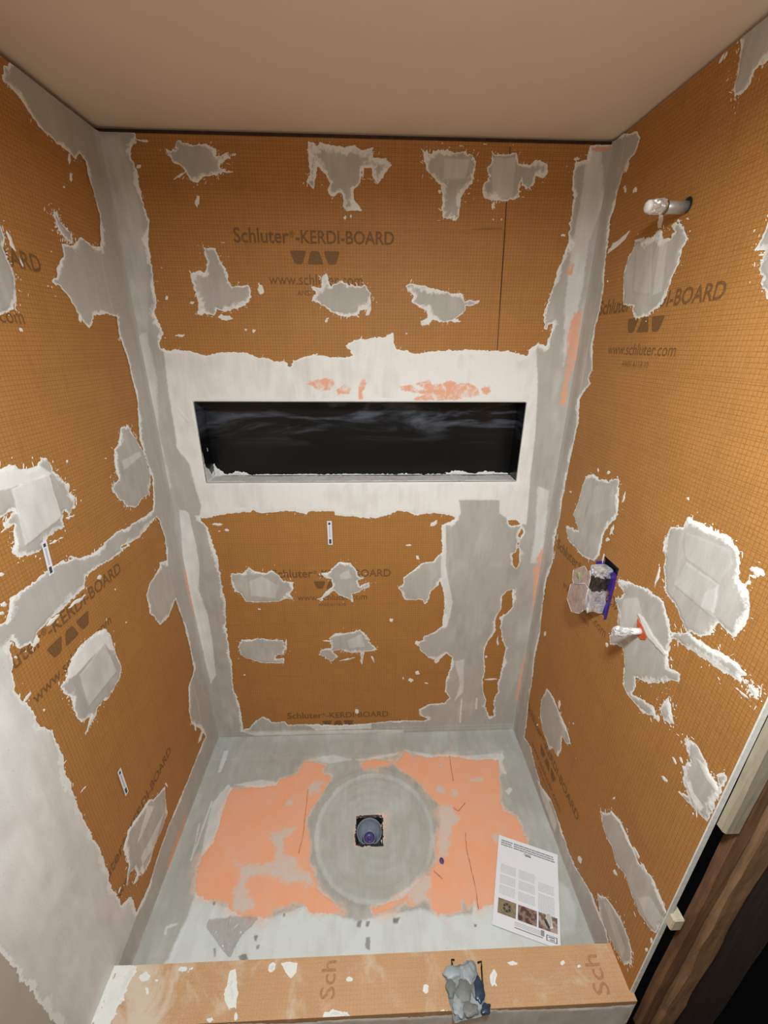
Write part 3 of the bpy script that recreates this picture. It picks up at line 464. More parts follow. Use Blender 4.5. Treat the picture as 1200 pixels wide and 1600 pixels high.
LEFT_FLECK = [[(-113,2367),(-104,2359),(-111,2355),(-120,2346),(-131,2351),(-138,2358),(-139,2364),(-132,2372),(-119,2373)],[(-162,2307),(-166,2297),(-172,2290),(-178,2289),(-176,2298),(-171,2309),(-167,2315),(-159,2323),(-158,2315)],[(-175,2262),(-178,2256),(-185,2247),(-189,2251),(-190,2253),(-185,2261),(-179,2271),(-176,2269),(-170,2271)],[(-217,2228),(-218,2226),(-220,2226),(-224,2224),(-225,2225),(-224,2227),(-222,2228),(-219,2230),(-216,2229)],[(-454,2064),(-453,2052),(-452,2042),(-458,2044),(-464,2052),(-466,2066),(-466,2075),(-465,2082),(-457,2074)],[(-503,1885),(-504,1883),(-504,1880),(-507,1880),(-510,1881),(-510,1884),(-509,1886),(-508,1888),(-505,1887)],[(-443,2024),(-442,2018),(-442,2016),(-445,2015),(-448,2020),(-449,2026),(-448,2029),(-448,2034),(-444,2029)],[(-478,1573),(-479,1570),(-482,1571),(-485,1570),(-485,1574),(-484,1577),(-483,1578),(-479,1579),(-478,1576)],[(-500,1885),(-499,1882),(-501,1880),(-502,1880),(-504,1882),(-505,1884),(-506,1887),(-503,1887),(-502,1887)],[(-323,1541),(-325,1540),(-326,1541),(-329,1541),(-330,1542),(-329,1544),(-327,1544),(-325,1544),(-323,1543)],[(-570,1400),(-570,1399),(-586,1400),(-609,1403),(-615,1404),(-614,1406),(-608,1406),(-587,1404),(-568,1401)],[(-508,1436),(-515,1434),(-522,1436),(-533,1436),(-542,1440),(-539,1442),(-531,1442),(-523,1442),(-511,1439)],[(-277,1919),(-279,1914),(-288,1908),(-293,1912),(-294,1914),(-293,1920),(-288,1928),(-281,1925),(-276,1926)],[(-475,1231),(-478,1228),(-483,1227),(-491,1230),(-497,1236),(-494,1239),(-490,1241),(-484,1241),(-475,1234)],[(-432,1159),(-434,1159),(-436,1158),(-437,1160),(-439,1162),(-439,1164),(-436,1164),(-434,1163),(-433,1161)],[(-424,1031),(-426,1031),(-428,1032),(-430,1033),(-432,1036),(-431,1037),(-428,1036),(-426,1036),(-425,1033)],[(-656,1227),(-656,1224),(-669,1223),(-692,1224),(-699,1227),(-697,1230),(-691,1232),(-673,1233),(-652,1230)],[(-728,1219),(-728,1213),(-731,1205),(-745,1205),(-751,1207),(-751,1215),(-750,1222),(-741,1226),(-729,1226)],[(-803,1110),(-809,1108),(-820,1110),(-815,1116),(-812,1118),(-804,1120),(-793,1122),(-794,1116),(-794,1112)],[(-791,1214),(-793,1214),(-796,1214),(-797,1217),(-799,1220),(-799,1223),(-796,1223),(-793,1220),(-792,1219)],[(-769,1338),(-774,1336),(-777,1338),(-781,1339),(-783,1346),(-782,1349),(-778,1348),(-773,1347),(-771,1343)],[(-782,1324),(-783,1322),(-787,1324),(-791,1326),(-791,1330),(-791,1333),(-789,1333),(-784,1331),(-782,1327)],[(-750,1400),(-753,1398),(-757,1400),(-760,1401),(-762,1406),(-762,1408),(-758,1408),(-754,1407),(-752,1404)],[(-779,1046),(-780,1045),(-782,1044),(-783,1048),(-784,1049),(-782,1051),(-781,1052),(-779,1050),(-778,1048)],[(-551,1218),(-565,1217),(-580,1217),(-604,1220),(-624,1225),(-618,1228),(-601,1229),(-583,1226),(-558,1223)],[(-762,741),(-770,743),(-770,744),(-774,747),(-766,746),(-759,745),(-756,743),(-751,740),(-756,739)],[(-772,295),(-777,294),(-780,298),(-781,300),(-777,303),(-772,306),(-770,304),(-765,301),(-769,298)],[(-686,204),(-687,202),(-689,206),(-691,209),(-691,213),(-691,217),(-689,216),(-687,212),(-686,208)],[(-447,301),(-448,294),(-450,289),(-453,296),(-457,307),(-458,318),(-455,322),(-453,323),(-450,312)],[(-144,183),(-163,183),(-184,191),(-182,200),(-171,206),(-152,213),(-133,209),(-118,200),(-131,192)],[(-169,282),(-175,267),(-183,267),(-189,278),(-186,291),(-181,305),(-172,317),(-167,305),(-162,298)]]
RIGHT_FLECK = [[(-141,2140),(-110,2131),(-78,2124),(-82,2134),(-103,2145),(-142,2155),(-168,2161),(-186,2162),(-170,2149)],[(-180,2258),(-180,2254),(-175,2255),(-166,2256),(-159,2263),(-160,2267),(-164,2267),(-170,2269),(-180,2261)],[(-124,2277),(-125,2271),(-120,2269),(-115,2271),(-109,2278),(-103,2286),(-106,2288),(-111,2291),(-117,2283)],[(-112,2330),(-106,2321),(-101,2324),(-93,2323),(-90,2336),(-94,2344),(-101,2347),(-107,2349),(-113,2339)],[(-118,2045),(-117,2044),(-115,2042),(-111,2044),(-108,2045),(-108,2047),(-110,2049),(-113,2048),(-116,2047)],[(-415,2416),(-411,2411),(-409,2413),(-404,2413),(-406,2419),(-410,2423),(-412,2424),(-417,2425),(-417,2419)],[(-424,2416),(-422,2413),(-420,2410),(-418,2415),(-417,2417),(-419,2421),(-422,2425),(-423,2421),(-426,2420)],[(-427,2133),(-426,2132),(-423,2132),(-421,2133),(-418,2135),(-417,2136),(-420,2136),(-422,2136),(-425,2135)],[(-331,2151),(-329,2137),(-323,2139),(-318,2136),(-310,2152),(-308,2165),(-313,2171),(-318,2175),(-325,2165)],[(-390,2129),(-389,2126),(-384,2127),(-374,2128),(-368,2133),(-370,2135),(-374,2135),(-381,2136),(-391,2131)],[(-396,2137),(-396,2134),(-393,2135),(-390,2135),(-387,2138),(-385,2140),(-387,2141),(-391,2141),(-393,2139)],[(-666,1530),(-667,1528),(-665,1526),(-661,1525),(-660,1527),(-658,1529),(-659,1531),(-662,1533),(-665,1532)],[(-341,1497),(-340,1493),(-337,1489),(-329,1489),(-325,1489),(-326,1494),(-328,1499),(-334,1499),(-340,1501)],[(-280,1487),(-280,1484),(-278,1478),(-275,1481),(-271,1482),(-269,1486),(-270,1492),(-273,1492),(-275,1491)],[(-136,1362),(-135,1360),(-130,1356),(-124,1356),(-120,1355),(-117,1357),(-120,1361),(-127,1362),(-130,1363)],[(-438,1450),(-438,1437),(-435,1437),(-432,1430),(-431,1444),(-430,1456),(-431,1461),(-434,1470),(-437,1459)],[(-421,1338),(-420,1325),(-416,1324),(-409,1317),(-407,1330),(-409,1342),(-411,1346),(-417,1357),(-423,1346)],[(-415,1303),(-412,1297),(-407,1295),(-402,1290),(-394,1292),(-394,1296),(-399,1300),(-403,1306),(-411,1305)],[(-638,1389),(-637,1382),(-636,1373),(-633,1379),(-631,1382),(-632,1391),(-633,1400),(-635,1400),(-637,1398)],[(-892,1458),(-885,1454),(-877,1447),(-868,1452),(-859,1455),(-863,1461),(-872,1467),(-880,1467),(-890,1464)],[(-879,1446),(-875,1443),(-872,1442),(-867,1440),(-863,1442),(-864,1445),(-868,1447),(-872,1449),(-877,1448)],[(-872,1431),(-872,1427),(-870,1426),(-867,1423),(-864,1425),(-864,1429),(-865,1432),(-867,1434),(-871,1435)],[(-647,1308),(-645,1291),(-643,1269),(-640,1282),(-636,1292),(-635,1313),(-638,1334),(-641,1336),(-643,1327)],[(-410,1374),(-411,1368),(-405,1363),(-400,1361),(-395,1364),(-390,1369),(-393,1373),(-399,1380),(-404,1376)],[(-528,993),(-529,988),(-525,981),(-521,980),(-517,981),(-514,984),(-514,992),(-520,994),(-522,996)],[(-352,555),(-352,541),(-352,527),(-344,528),(-337,529),(-333,542),(-332,562),(-339,561),(-344,568)],[(-860,920),(-867,918),(-866,916),(-866,911),(-859,911),(-854,913),(-851,915),(-850,919),(-855,922)],[(-875,941),(-877,939),(-881,935),(-876,933),(-874,932),(-870,935),(-866,938),(-868,941),(-871,943)],[(-852,845),(-859,848),(-862,846),(-861,841),(-853,835),(-846,833),(-843,834),(-838,835),(-847,844)],[(-459,579),(-458,575),(-456,570),(-453,569),(-449,566),(-448,568),(-451,573),(-453,576),(-456,578)],[(-143,730),(-143,720),(-139,717),(-132,708),(-124,712),(-125,721),(-128,727),(-132,736),(-141,736)],[(-941,1217),(-954,1217),(-963,1217),(-956,1215),(-948,1213),(-934,1213),(-918,1212),(-924,1214),(-924,1216)],[(-744,947),(-738,938),(-730,926),(-718,925),(-711,925),(-717,936),(-725,948),(-735,952),(-747,956)],[(-785,965),(-781,956),(-772,954),(-764,948),(-762,955),(-760,962),(-766,966),(-778,975),(-781,969)],[(-222,296),(-221,292),(-219,285),(-211,279),(-208,277),(-209,282),(-210,289),(-216,293),(-222,301)],[(-675,174),(-676,165),(-677,148),(-669,143),(-662,136),(-655,138),(-654,154),(-660,164),(-665,170)],[(-813,373),(-817,373),(-822,371),(-814,359),(-811,354),(-805,354),(-800,355),(-803,363),(-807,373)],[(-727,583),(-727,579),(-728,574),(-724,566),(-721,559),(-719,561),(-719,566),(-721,572),(-725,580)],[(-853,544),(-865,543),(-864,537),(-864,531),(-853,531),(-842,530),(-836,534),(-836,541),(-842,544)],[(-890,541),(-897,538),(-906,534),(-896,528),(-892,526),(-882,529),(-871,534),(-878,538),(-879,544)],[(-978,347),(-979,344),(-977,335),(-975,329),(-972,328),(-970,329),(-971,334),(-973,344),(-976,346)],[(-979,394),(-981,388),(-979,383),(-978,377),(-975,381),(-972,384),(-973,388),(-973,398),(-976,395)]]
FLOOR_ORANGE = [[(153,-262),(278,-262),(345,-253),(356,-229),(436,-195),(461,-140),(553,-165),(549,-203),(594,-220),(584,-244),(545,-312),(514,-369),(498,-410),(518,-456),(532,-507),(532,-559),(565,-616),(583,-663),(621,-674),(641,-699),(673,-717),(619,-718),(571,-721),(552,-711),(537,-691),(506,-685),(464,-689),(430,-702),(400,-724),(352,-720),(302,-712),(266,-692),(255,-677),(171,-659),(127,-632),(114,-574),(117,-511),(140,-482),(142,-405),(140,-307)],[(728,-163),(767,-141),(820,-142),(872,-153),(862,-171),(793,-183),(741,-190)],[(888,-168),(916,-141),(946,-103),(971,-128),(1067,-141),(1157,-134),(1217,-145),(1274,-166),(1320,-158),(1389,-165),(1384,-211),(1363,-254),(1361,-288),(1340,-360),(1344,-398),(1385,-418),(1397,-450),(1400,-505),(1398,-532),(1366,-562),(1269,-642),(1222,-706),(1180,-715),(1151,-727),(1144,-703),(1116,-713),(1100,-691),(1093,-727),(1073,-732),(1008,-732),(991,-719),(975,-692),(921,-701),(882,-700),(829,-719),(784,-725),(778,-712),(811,-703),(883,-684),(912,-664),(985,-616),(1026,-576),(1032,-513),(1057,-446),(1070,-366),(1048,-327),(1013,-285),(976,-242),(920,-205)]]
FLOOR_STAIN = [[(365,-451),(404,-440),(459,-435),(437,-466),(418,-478),(428,-527),(477,-546),(496,-581),(551,-604),(561,-637),(503,-624),(452,-622),(396,-599),(332,-597),(309,-607),(304,-633),(343,-665),(350,-690),(325,-708),(280,-697),(268,-637),(285,-612),(267,-568),(237,-555),(296,-557),(362,-559),(399,-549),(396,-502),(370,-477)],[(513,-234),(553,-243),(543,-297),(497,-296),(489,-265)],[(402,-330),(416,-308),(428,-331),(417,-352)],[(1135,-297),(1164,-298),(1157,-330),(1129,-329)],[(1237,-250),(1288,-247),(1284,-264),(1233,-265)],[(1271,-488),(1305,-489),(1294,-512),(1265,-511)],[(1073,-275),(1105,-280),(1095,-312),(1072,-303)],[(1100,-179),(1127,-177),(1119,-198),(1101,-202)],[(928,-631),(986,-610),(996,-633),(977,-677),(985,-714),(922,-696),(898,-674)],[(1065,-374),(1115,-360),(1150,-421),(1094,-475),(1080,-553),(1035,-564)]]
FLOOR_WHITE = [([(27,-902),(110,-820),(129,-724),(131,-643),(262,-694),(415,-725),(544,-694),(637,-721),(727,-745),(839,-727),(954,-717),(1041,-741),(1202,-734),(1353,-816),(1439,-865),(1518,-953)],92,12),([(128,-246),(153,-262),(140,-307),(142,-405),(140,-482),(117,-511),(115,-557),(97,-455),(83,-334),(103,-283)],80,8),([(152,-246),(270,-226),(350,-241),(346,-257),(279,-266)],70,6),([(476,-132),(589,-113),(723,-148),(839,-134),(839,-121),(576,-157)],55,8),([(715,-144),(882,-130),(947,-98),(1069,-126),(1245,-137),(1400,-127),(1414,-142),(1389,-165),(1066,-143),(937,-103)],60,5),([(1421,-118),(1423,-156),(1404,-175),(1410,-238),(1388,-229),(1391,-174)],70,4),([(1378,-313),(1404,-298),(1414,-306),(1388,-334)],80,4),([(1085,-848),(1145,-698),(1179,-720),(1221,-711),(1168,-851)],90,8),([(1473,-649),(1501,-678),(1503,-731),(1469,-803),(1413,-801)],40,20),([(73,-541),(64,-457),(55,-406),(60,-406),(80,-539)],85,3,6),([(-23,-731),(-29,-675),(-21,-675),(-14,-731)],85,3,6),([(59,-187),(54,-78),(75,-74),(80,-119),(74,-188)],80,4,4),([(74,-544),(75,-312),(83,-320),(80,-542)],80,3,6),([(69,-756),(68,-734),(100,-728),(106,-735),(76,-741),(77,-758)],70,3,3)]
FLOOR_DARK = [[(375,-768),(388,-771),(388,-786),(379,-782)],[(391,-795),(399,-795),(399,-805),(392,-805)],[(251,-798),(258,-801),(262,-817),(256,-815)],[(754,-786),(769,-788),(766,-820),(751,-815)],[(724,-744),(739,-743),(734,-761),(722,-758)],[(754,-745),(766,-746),(763,-759),(754,-759)],[(205,-670),(215,-673),(215,-683),(209,-682)],[(753,-751),(768,-744),(762,-760),(753,-760)],[(1126,-765),(1138,-768),(1133,-773),(1127,-772)],[(847,-739),(870,-740),(862,-754),(847,-754)],[(339,-820),(359,-814),(374,-829),(348,-834)],[(463,-715),(468,-713),(473,-722),(464,-723)]]
CURB_WHITE = [(-38,-999),(12,-1001),(10,-875),(69,-878),(68,-934),(52,-996)]
CURB_PATCH = [[(350,-897),(366,-895),(387,-945),(389,-974),(371,-975),(347,-948),(350,-921)],[(499,-887),(524,-883),(549,-889),(549,-908),(534,-922),(515,-907)],[(482,-896),(482,-904),(477,-906),(468,-905),(463,-900),(464,-892),(466,-886),(473,-887),(482,-888)],[(120,-903),(117,-910),(111,-911),(100,-912),(87,-905),(88,-898),(95,-896),(101,-891),(117,-899)],[(147,-911),(148,-914),(145,-917),(138,-914),(135,-913),(133,-910),(133,-906),(140,-908),(144,-908)],[(639,-993),(664,-986),(703,-993),(722,-1005),(633,-1002)],[(718,-929),(714,-931),(710,-933),(704,-932),(698,-929),(699,-927),(704,-924),(709,-925),(715,-925)],[(130,-932),(132,-936),(130,-939),(125,-937),(123,-934),(119,-929),(118,-924),(123,-926),(126,-926)],[(343,-995),(339,-999),(332,-998),(326,-1000),(317,-995),(316,-992),(323,-991),(329,-988),(337,-992)],[(398,-989),(398,-994),(396,-995),(392,-996),(389,-991),(389,-986),(390,-984),(392,-981),(398,-986)],[(1140,-943),(1136,-957),(1130,-956),(1120,-962),(1121,-947),(1125,-935),(1129,-929),(1140,-921),(1144,-932)],[(936,-955),(934,-960),(929,-965),(922,-962),(919,-958),(922,-952),(926,-947),(932,-946),(938,-950)],[(1359,-916),(1355,-919),(1352,-919),(1348,-920),(1345,-917),(1348,-914),(1352,-913),(1356,-911),(1359,-914)],[(1404,-925),(1400,-927),(1397,-928),(1393,-928),(1391,-926),(1393,-923),(1398,-920),(1401,-921),(1405,-922)],[(1216,-911),(1210,-914),(1199,-914),(1190,-915),(1183,-911),(1180,-908),(1189,-907),(1201,-906),(1207,-909)],[(1238,-1021),(1235,-1024),(1228,-1029),(1225,-1025),(1223,-1024),(1222,-1019),(1228,-1013),(1233,-1015),(1236,-1016)],[(1022,-1005),(1015,-1008),(990,-1011),(972,-1008),(959,-1006),(950,-1001),(966,-998),(992,-999),(1005,-1001)],[(244,-889),(246,-892),(228,-896),(206,-894),(199,-893),(194,-889),(199,-885),(223,-886),(239,-885)]]
LEFT_FRONT = [(-1060,2500),(-905,2500),(-905,1500),(-880,1300),(-2000,1300),(-2000,2500)]
RIGHT_SEAM = [(-102,2348),(-85,2318),(-73,2284),(-76,2250),(-65,2224),(-68,2189),(-76,2126),(-93,2040),(-101,1974),(-89,1913),(-97,1861),(-120,1784),(-105,1758),(-124,1741),(-95,1713),(-72,1685),(-94,1608),(-83,1523),(-81,1428),(-78,1351),(-81,1234),(-74,1138),(-92,1041),(-90,1178),(-96,1063),(-68,952),(-70,833),(-91,689),(-86,550),(-102,411),(-101,312),(-120,191),(-126,104),(-198,127),(-262,91),(-326,80),(-330,68),(-431,116),(-512,108),(-571,96),(-641,89),(-695,110),(-756,139),(-797,135),(-845,140),(-879,115),(-904,109),(-816,-124),(-480,-176),(1245,-1811),(426,1055),(545,2459)]
FLOOR_BLUSH = [[(552,-711),(596,-673),(621,-674),(673,-717),(619,-718)]]
CRACKS = [[(490,-273),(493,-347),(494,-403),(496,-468),(488,-529)],[(1159,-134),(1154,-203),(1153,-260)],[(1161,-477),(1153,-530),(1155,-598),(1158,-661),(1153,-724)],[(1011,-605),(1041,-632)],[(1128,-376),(1149,-392),(1187,-359)]]
BAG = [(211,-748),(214,-732),(259,-724),(341,-725),(386,-728),(370,-746),(336,-771),(313,-827),(270,-795)]
LUMP = [(988,-923),(998,-913),(1029,-908),(1052,-905),(1074,-899),(1088,-908),(1090,-934),(1098,-957),(1100,-972),(1091,-991),(1106,-998),(1099,-1009),(1066,-1015),(1023,-1020),(1001,-1023),(996,-997),(991,-977),(989,-941)]
GLOBS = [('pale_glob','wet_light',1.0118,-0.9294,0.0265,0.0149,0.01,0),('mortar_glob','wet',1.0012,-0.9619,0.0134,0.0215,0.008,-0.1),('mortar_glob','wet',1.0372,-0.9661,0.0215,0.0251,0.009,-0.35),('mortar_glob','lump',1.0566,-0.9333,0.0188,0.0203,0.007,0),('plastic_fold','navy',1.0813,-0.9676,0.0161,0.0267,0.009,-0.25),('mortar_glob','wet',1.049,-1.0039,0.023,0.0141,0.007,0),('plastic_fold','navy',1.0897,-1.0053,0.0157,0.0107,0.008,0.5),('mortar_glob','wet',1.0659,-0.9686,0.0086,0.0164,0.006,0),('mortar_glob','lump',1.0141,-0.9999,0.0167,0.0182,0.004,0)]
HOOKS = [[(1.0143,-0.9118,0.135),(1.0146,-0.9004,0.135),(1.0231,-0.9015,0.135)],[(1.0917,-0.9095,0.135),(1.1036,-0.9075,0.135),(1.1016,-0.9195,0.135)],[(1.1015,-0.9177,0.13),(1.0984,-0.9381,0.13),(1.0963,-0.9503,0.13)]]
BACK_GRIT = {7:[(263,921),(319,944),(383,895),(363,831),(262,849)],8:[(645,947),(687,969),(699,930),(651,923)],10:[(670,600),(737,634),(751,561),(676,554)],3:[(1153,2383),(1227,2385),(1227,2284),(1163,2283)],2:[(1007,2380),(1085,2377),(1076,2330),(1010,2328)]}

# ================================================================== THE SETTING
ceil = struct(box('ceiling', (-.12, -2.7, H+.004), (2.8, .12, H+.05), M['ceiling']))
# back wall board with the opening for the niche
NX0, NX1, NZ0, NZ1 = .146, 1.359, 1.360, 1.666
bm = bmesh.new()
for a, b in (((0, 0, 0), (NX0, .013, 2.421)), ((NX1, 0, 0), (W, .013, 2.421)), ((NX0, 0, 0), (NX1, .013, NZ0)), ((NX0, 0, NZ1), (NX1, .013, 2.421))): add_box(bm, a, b)
wall_back = struct(from_bm('wall_back', bm, M['board_back']))
# side walls
wall_left = struct(box('wall_left', (-.013, -1.06, 0), (0, .013, 2.422), M['board_side']))
dry = box('drywall_panel', (-.0135, -2.7, -.05), (.0003, -1.036, H+.004), M['drywall'], wall_left); dry['label'] = 'taupe drywall beyond the orange board'
VY0, VY1, VZ0, VZ1 = -.489, -.40, 1.056, 1.243
bm = bmesh.new()
for a, b in (((W, -.98, 0), (W+.0125, VY0, 2.428)), ((W, VY1, 0), (W+.0125, .013, 2.428)), ((W, VY0, 0), (W+.0125, VY1, VZ0)), ((W, VY0, VZ1), (W+.0125, VY1, 2.428))): add_box(bm, a, b)
wall_right = struct(from_bm('wall_right', bm, M['board_side']))
e = box('board_edge', (W+.0003, -.9835, 0.11), (W+.0128, -.9795, 2.42), M['foam_edge'], wall_right); e['label'] = 'white foam edge of the board'
# top plate seen in the shadow gap under the ceiling
struct(box('trim_1', (-.02, .0135, 2.36), (W+.04, .06, H+.004), wood_mat('dark_plate', srgb(58, 36, 22), srgb(84, 54, 34))))
# outer room
struct(box('floor_outside', (-.05, -2.7, -.09), (1.55, -1.0, -.05), M['stud_light']))
struct(box('wall_front', (-.05, -2.74, -.05), (2.8, -2.7, H), M['drywall']))

# ---- shower base: salmon tray, mortar over it, round patch around the drain
DC = (.766, -.455); DH = .053
cut = [[(int((DC[0]+sx*DH)*1000), int((DC[1]+sy*DH)*1000)) for sx, sy in ((-1, -1), (1, -1), (1, 1), (-1, 1))]]
def basin(X, Y):
    r = np.hypot(X-.788, Y+.452)
    return -.0015*smooth((.29-r)/.2)
tray = struct(coat('floor', 'floor', M['fleece'], rect=(0, W, -.876, 0), minus=cut, res=.006, rag=0, h0=0, h1=.0, wob=0, hfun=lambda X, Y: basin(X, Y)-.001, stains=FLOOR_STAIN))
def ringh(X, Y):
    r = np.hypot(X-.788, Y+.452); a = np.arctan2(Y+.452, X-.788)
    h = basin(X, Y)
    wv = .004*np.sin(3*a)+.003*np.sin(5*a+1)
    for R0, am, wd_ in ((.262, .0016, .010), (.236, -.0012, .008), (.205, .0009, .007), (.150, .0006, .010)):
        h = h+am*np.exp(-((r-R0-wv)/wd_)**2)
    h = h+.0005*np.sin(r*190+2*np.sin(a*2))*smooth((.25-r)/.1)
    # folded membrane cove along the walls
    for dd in (-Y, X, W-X): h = h+.006*np.exp(-(dd/.018)**2)
    h = h+.0018*smooth((-.118-Y)/.01+.5)*0
    for dd in (X, W-X): h = h+.0014*smooth((.125-dd)/.006)
    h = h+.0014*smooth((.125+Y)/.006)
    return h
ring_ = lambda r, dy=0: [(int((.788+r*math.cos(t*.1257))*1000), int((-.452+dy+r*math.sin(t*.1257))*1000)) for t in range(50)]
floor_coat = coat('thinset_coat', 'floor', M['mortar_floor'], tray, rect=(0, W, -.876, 0), minus=FLOOR_ORANGE+cut, res=.0035, rag=1.5,
                  tones=[(ring_(.268), -8, 6), (ring_(.245, -.006), 34, 7), (ring_(.228, -.008), 6, 10), (ring_(.17, -.008), 18, 60)]+FLOOR_WHITE+[(p, -60, 3) for p in FLOOR_DARK], hfun=ringh, h0=.0004, h1=.0016, seed=11,
                  pinks=FLOOR_BLUSH)
floor_coat['label'] = 'grey and white mortar skim over the tray'
# hairline cracks in the tray
def strip(name, surf, pts, wdt, mat, parent, h=.0006):
    fn = SURF[surf][0]; rnd = random.Random(len(pts)); P = []
    for i in range(len(pts)-1):
        for s in range(6):
            t = s/6; P.append(((pts[i][0]*(1-t)+pts[i+1][0]*t)+rnd.uniform(-.0008, .0008), (pts[i][1]*(1-t)+pts[i+1][1]*t)+rnd.uniform(-.0008, .0008)))
    P.append(pts[-1]); bm = bmesh.new(); prev = None
    for i, p in enumerate(P):
        a = Vector(P[min(i+1, len(P)-1)])-Vector(P[max(i-1, 0)]); n_ = Vector((-a.y, a.x)).normalized()*wdt*.5*(.5+rnd.random())
        q = [bm.verts.new(Vector([float(x) for x in fn(np.array(p[0]+s*n_.x), np.array(p[1]+s*n_.y), np.array(h))])) for s in (-1, 1)]
        if prev: bm.faces.new((prev[0], prev[1], q[1], q[0]))
        prev = q
    me = bpy.data.meshes.new(name); bm.to_mesh(me); bm.free(); return link(name, me, mat, parent)
M['crack'] = plain('crack_line', srgb(178, 118, 86), .9)
for c in CRACKS: strip('tray_crack', 'floor', [(a/1000, b/1000) for a, b in c], .0022, M['crack'], tray, h=.0012)
M['purple'] = plain('purple_primer', srgb(88, 72, 126), .35, var=.2, scale=80, bump=.3)
bm = bmesh.new(); bmesh.ops.create_uvsphere(bm, u_segments=16, v_segments=8, radius=1)
for v in bm.verts: v.co = Vector((1.047+v.co.x*.009, -.573+v.co.y*.012, .0005+v.co.z*.0016))
from_bm('primer_drip', bm, M['purple'], tray, True)['label'] = 'purple primer drip'

# ---- mortar on the walls
wb = coat('thinset_coat', 'back', M['mortar'], wall_back, rect=(0, W, 0, 2.421), minus=BACK_HOLES, clean=(150, 1357, 1362, 1665),
          res=.0032, rag=.9, tones=BACK_WHITE, pinks=BACK_PINK, seed=21,
          hfun=lambda X, Y: .0012*smooth((.125-X)/.006)*0+.0012*smooth((W-.125-X)/-.006)*0+.004*np.exp(-(X/.012)**2)+.004*np.exp(-((W-X)/.012)**2)+.0012*smooth((.046-Y)/.003)+.0012*smooth((.028-Y)/.003))
wb['label'] = 'white and grey mortar skimmed over corners and around the niche'
SUBP = {}
for i, p in enumerate(BACK_PATCH):
    o = coat('thinset_patch', 'back', M['mortar'], wall_back, plus=[p], res=.0025, rag=1.0, seed=30+i*3, h1=.0024, wob=.0007, tones=[(BACK_GRIT[i], 38, 5, 4)] if i in BACK_GRIT else ())
    o['label'] = 'grey mortar patch over a fastener'
flecks('mortar_flecks', 'back', BACK_FLECK, BACK_PATCH+BACK_HOLES[:2], 1100, wall_back, M['fleck'], 5)
wl = coat('thinset_coat', 'left', M['mortar'], wall_left, rect=(-1.075, 0, 0, 2.422), minus=LEFT_HOLES+[LEFT_FRONT, [(-1200, -50), (-1056, -50), (-1050, 400), (-1060, 700), (-1052, 1400), (-1200, 1400)]], res=.0035, rag=.95, tones=LEFT_WHITE, pinks=LEFT_PINK, seed=41, mott=.6,
          hfun=lambda X, Y: .004*np.exp(-(X/.012)**2)+.0012*smooth((X+.128)/.006)+.003*np.exp(-(Y/.012)**2))
wl['label'] = 'smooth pale mortar over the corner, joint and lower front'
for i, p in enumerate(LEFT_PATCH):
    o = coat('thinset_patch', 'left', M['mortar'], wall_left, plus=[p], res=.0028, rag=1.0, seed=60+i*3, tones=LEFT_SUB[i], h1=.0022); o['label'] = 'grey mortar patch over a fastener'
flecks('mortar_flecks', 'left', LEFT_FLECK, LEFT_PATCH+LEFT_HOLES, 1000, wall_left, M['fleck'], 6)
wr = coat('thinset_coat', 'right', M['mortar'], wall_right, plus=[RIGHT_BAND], rect=(-.98, 0, 0, 2.428), res=.0035, rag=.9, tones=RIGHT_WHITE, seed=81,
          hfun=lambda X, Y: .004*np.exp(-(X/.012)**2)+.0012*smooth((X+.07)/.004)+.003*np.exp(-(Y/.012)**2))
wr['label'] = 'grey mortar band along the corner and base'
hole = [[(int(VY0*1000), int(VZ0*1000)), (int(VY1*1000), int(VZ0*1000)), (int(VY1*1000), int(VZ1*1000)), (int(VY0*1000), int(VZ1*1000))]]
for i, p in enumerate(RIGHT_PATCH):
    o = coat('thinset_patch', 'right', M['mortar'], wall_right, plus=[p], minus=hole, res=.0028, rag=1.0, seed=90+i*3, tones=RIGHT_SUB[i], h1=.0022); o['label'] = 'grey mortar patch over a fastener'
flecks('mortar_flecks', 'right', RIGHT_FLECK, RIGHT_PATCH+[RIGHT_SEAM], 1100, wall_right, M['fleck'], 7)

# printed lettering on the boards
print_block('back', .356, 1, 2.155, wall_back)
print_block('back', .361, 1, .934, wall_back)
heading('back', .360, 1, .120, wall_back)
logo('back', .530, .690, .062, .100, wall_back, M['print'])
print_block('right', -.094, -1, 1.952, wall_right)
print_block('right', -.100, -1, 1.116, wall_right)
print_block('right', -.100, -1, .262, wall_right)
print_block('left', -.890, 1, 2.012, wall_left)
print_block('left', -.893, 1, 1.196, wall_left)
print_block('left', -.883, 1, .390, wall_left)
strip('board_seam', 'back', [(1.205, 2.41), (1.229, 1.84)], .0022, M['dark'], wall_back, .0004)
M['pencil'] = plain('dark_smudge', srgb(150, 104, 54), .8)
strip('pencil_line', 'back', [(1.11, 2.20), (1.205, 2.205)], .004, M['pencil'], wall_back, .0004)

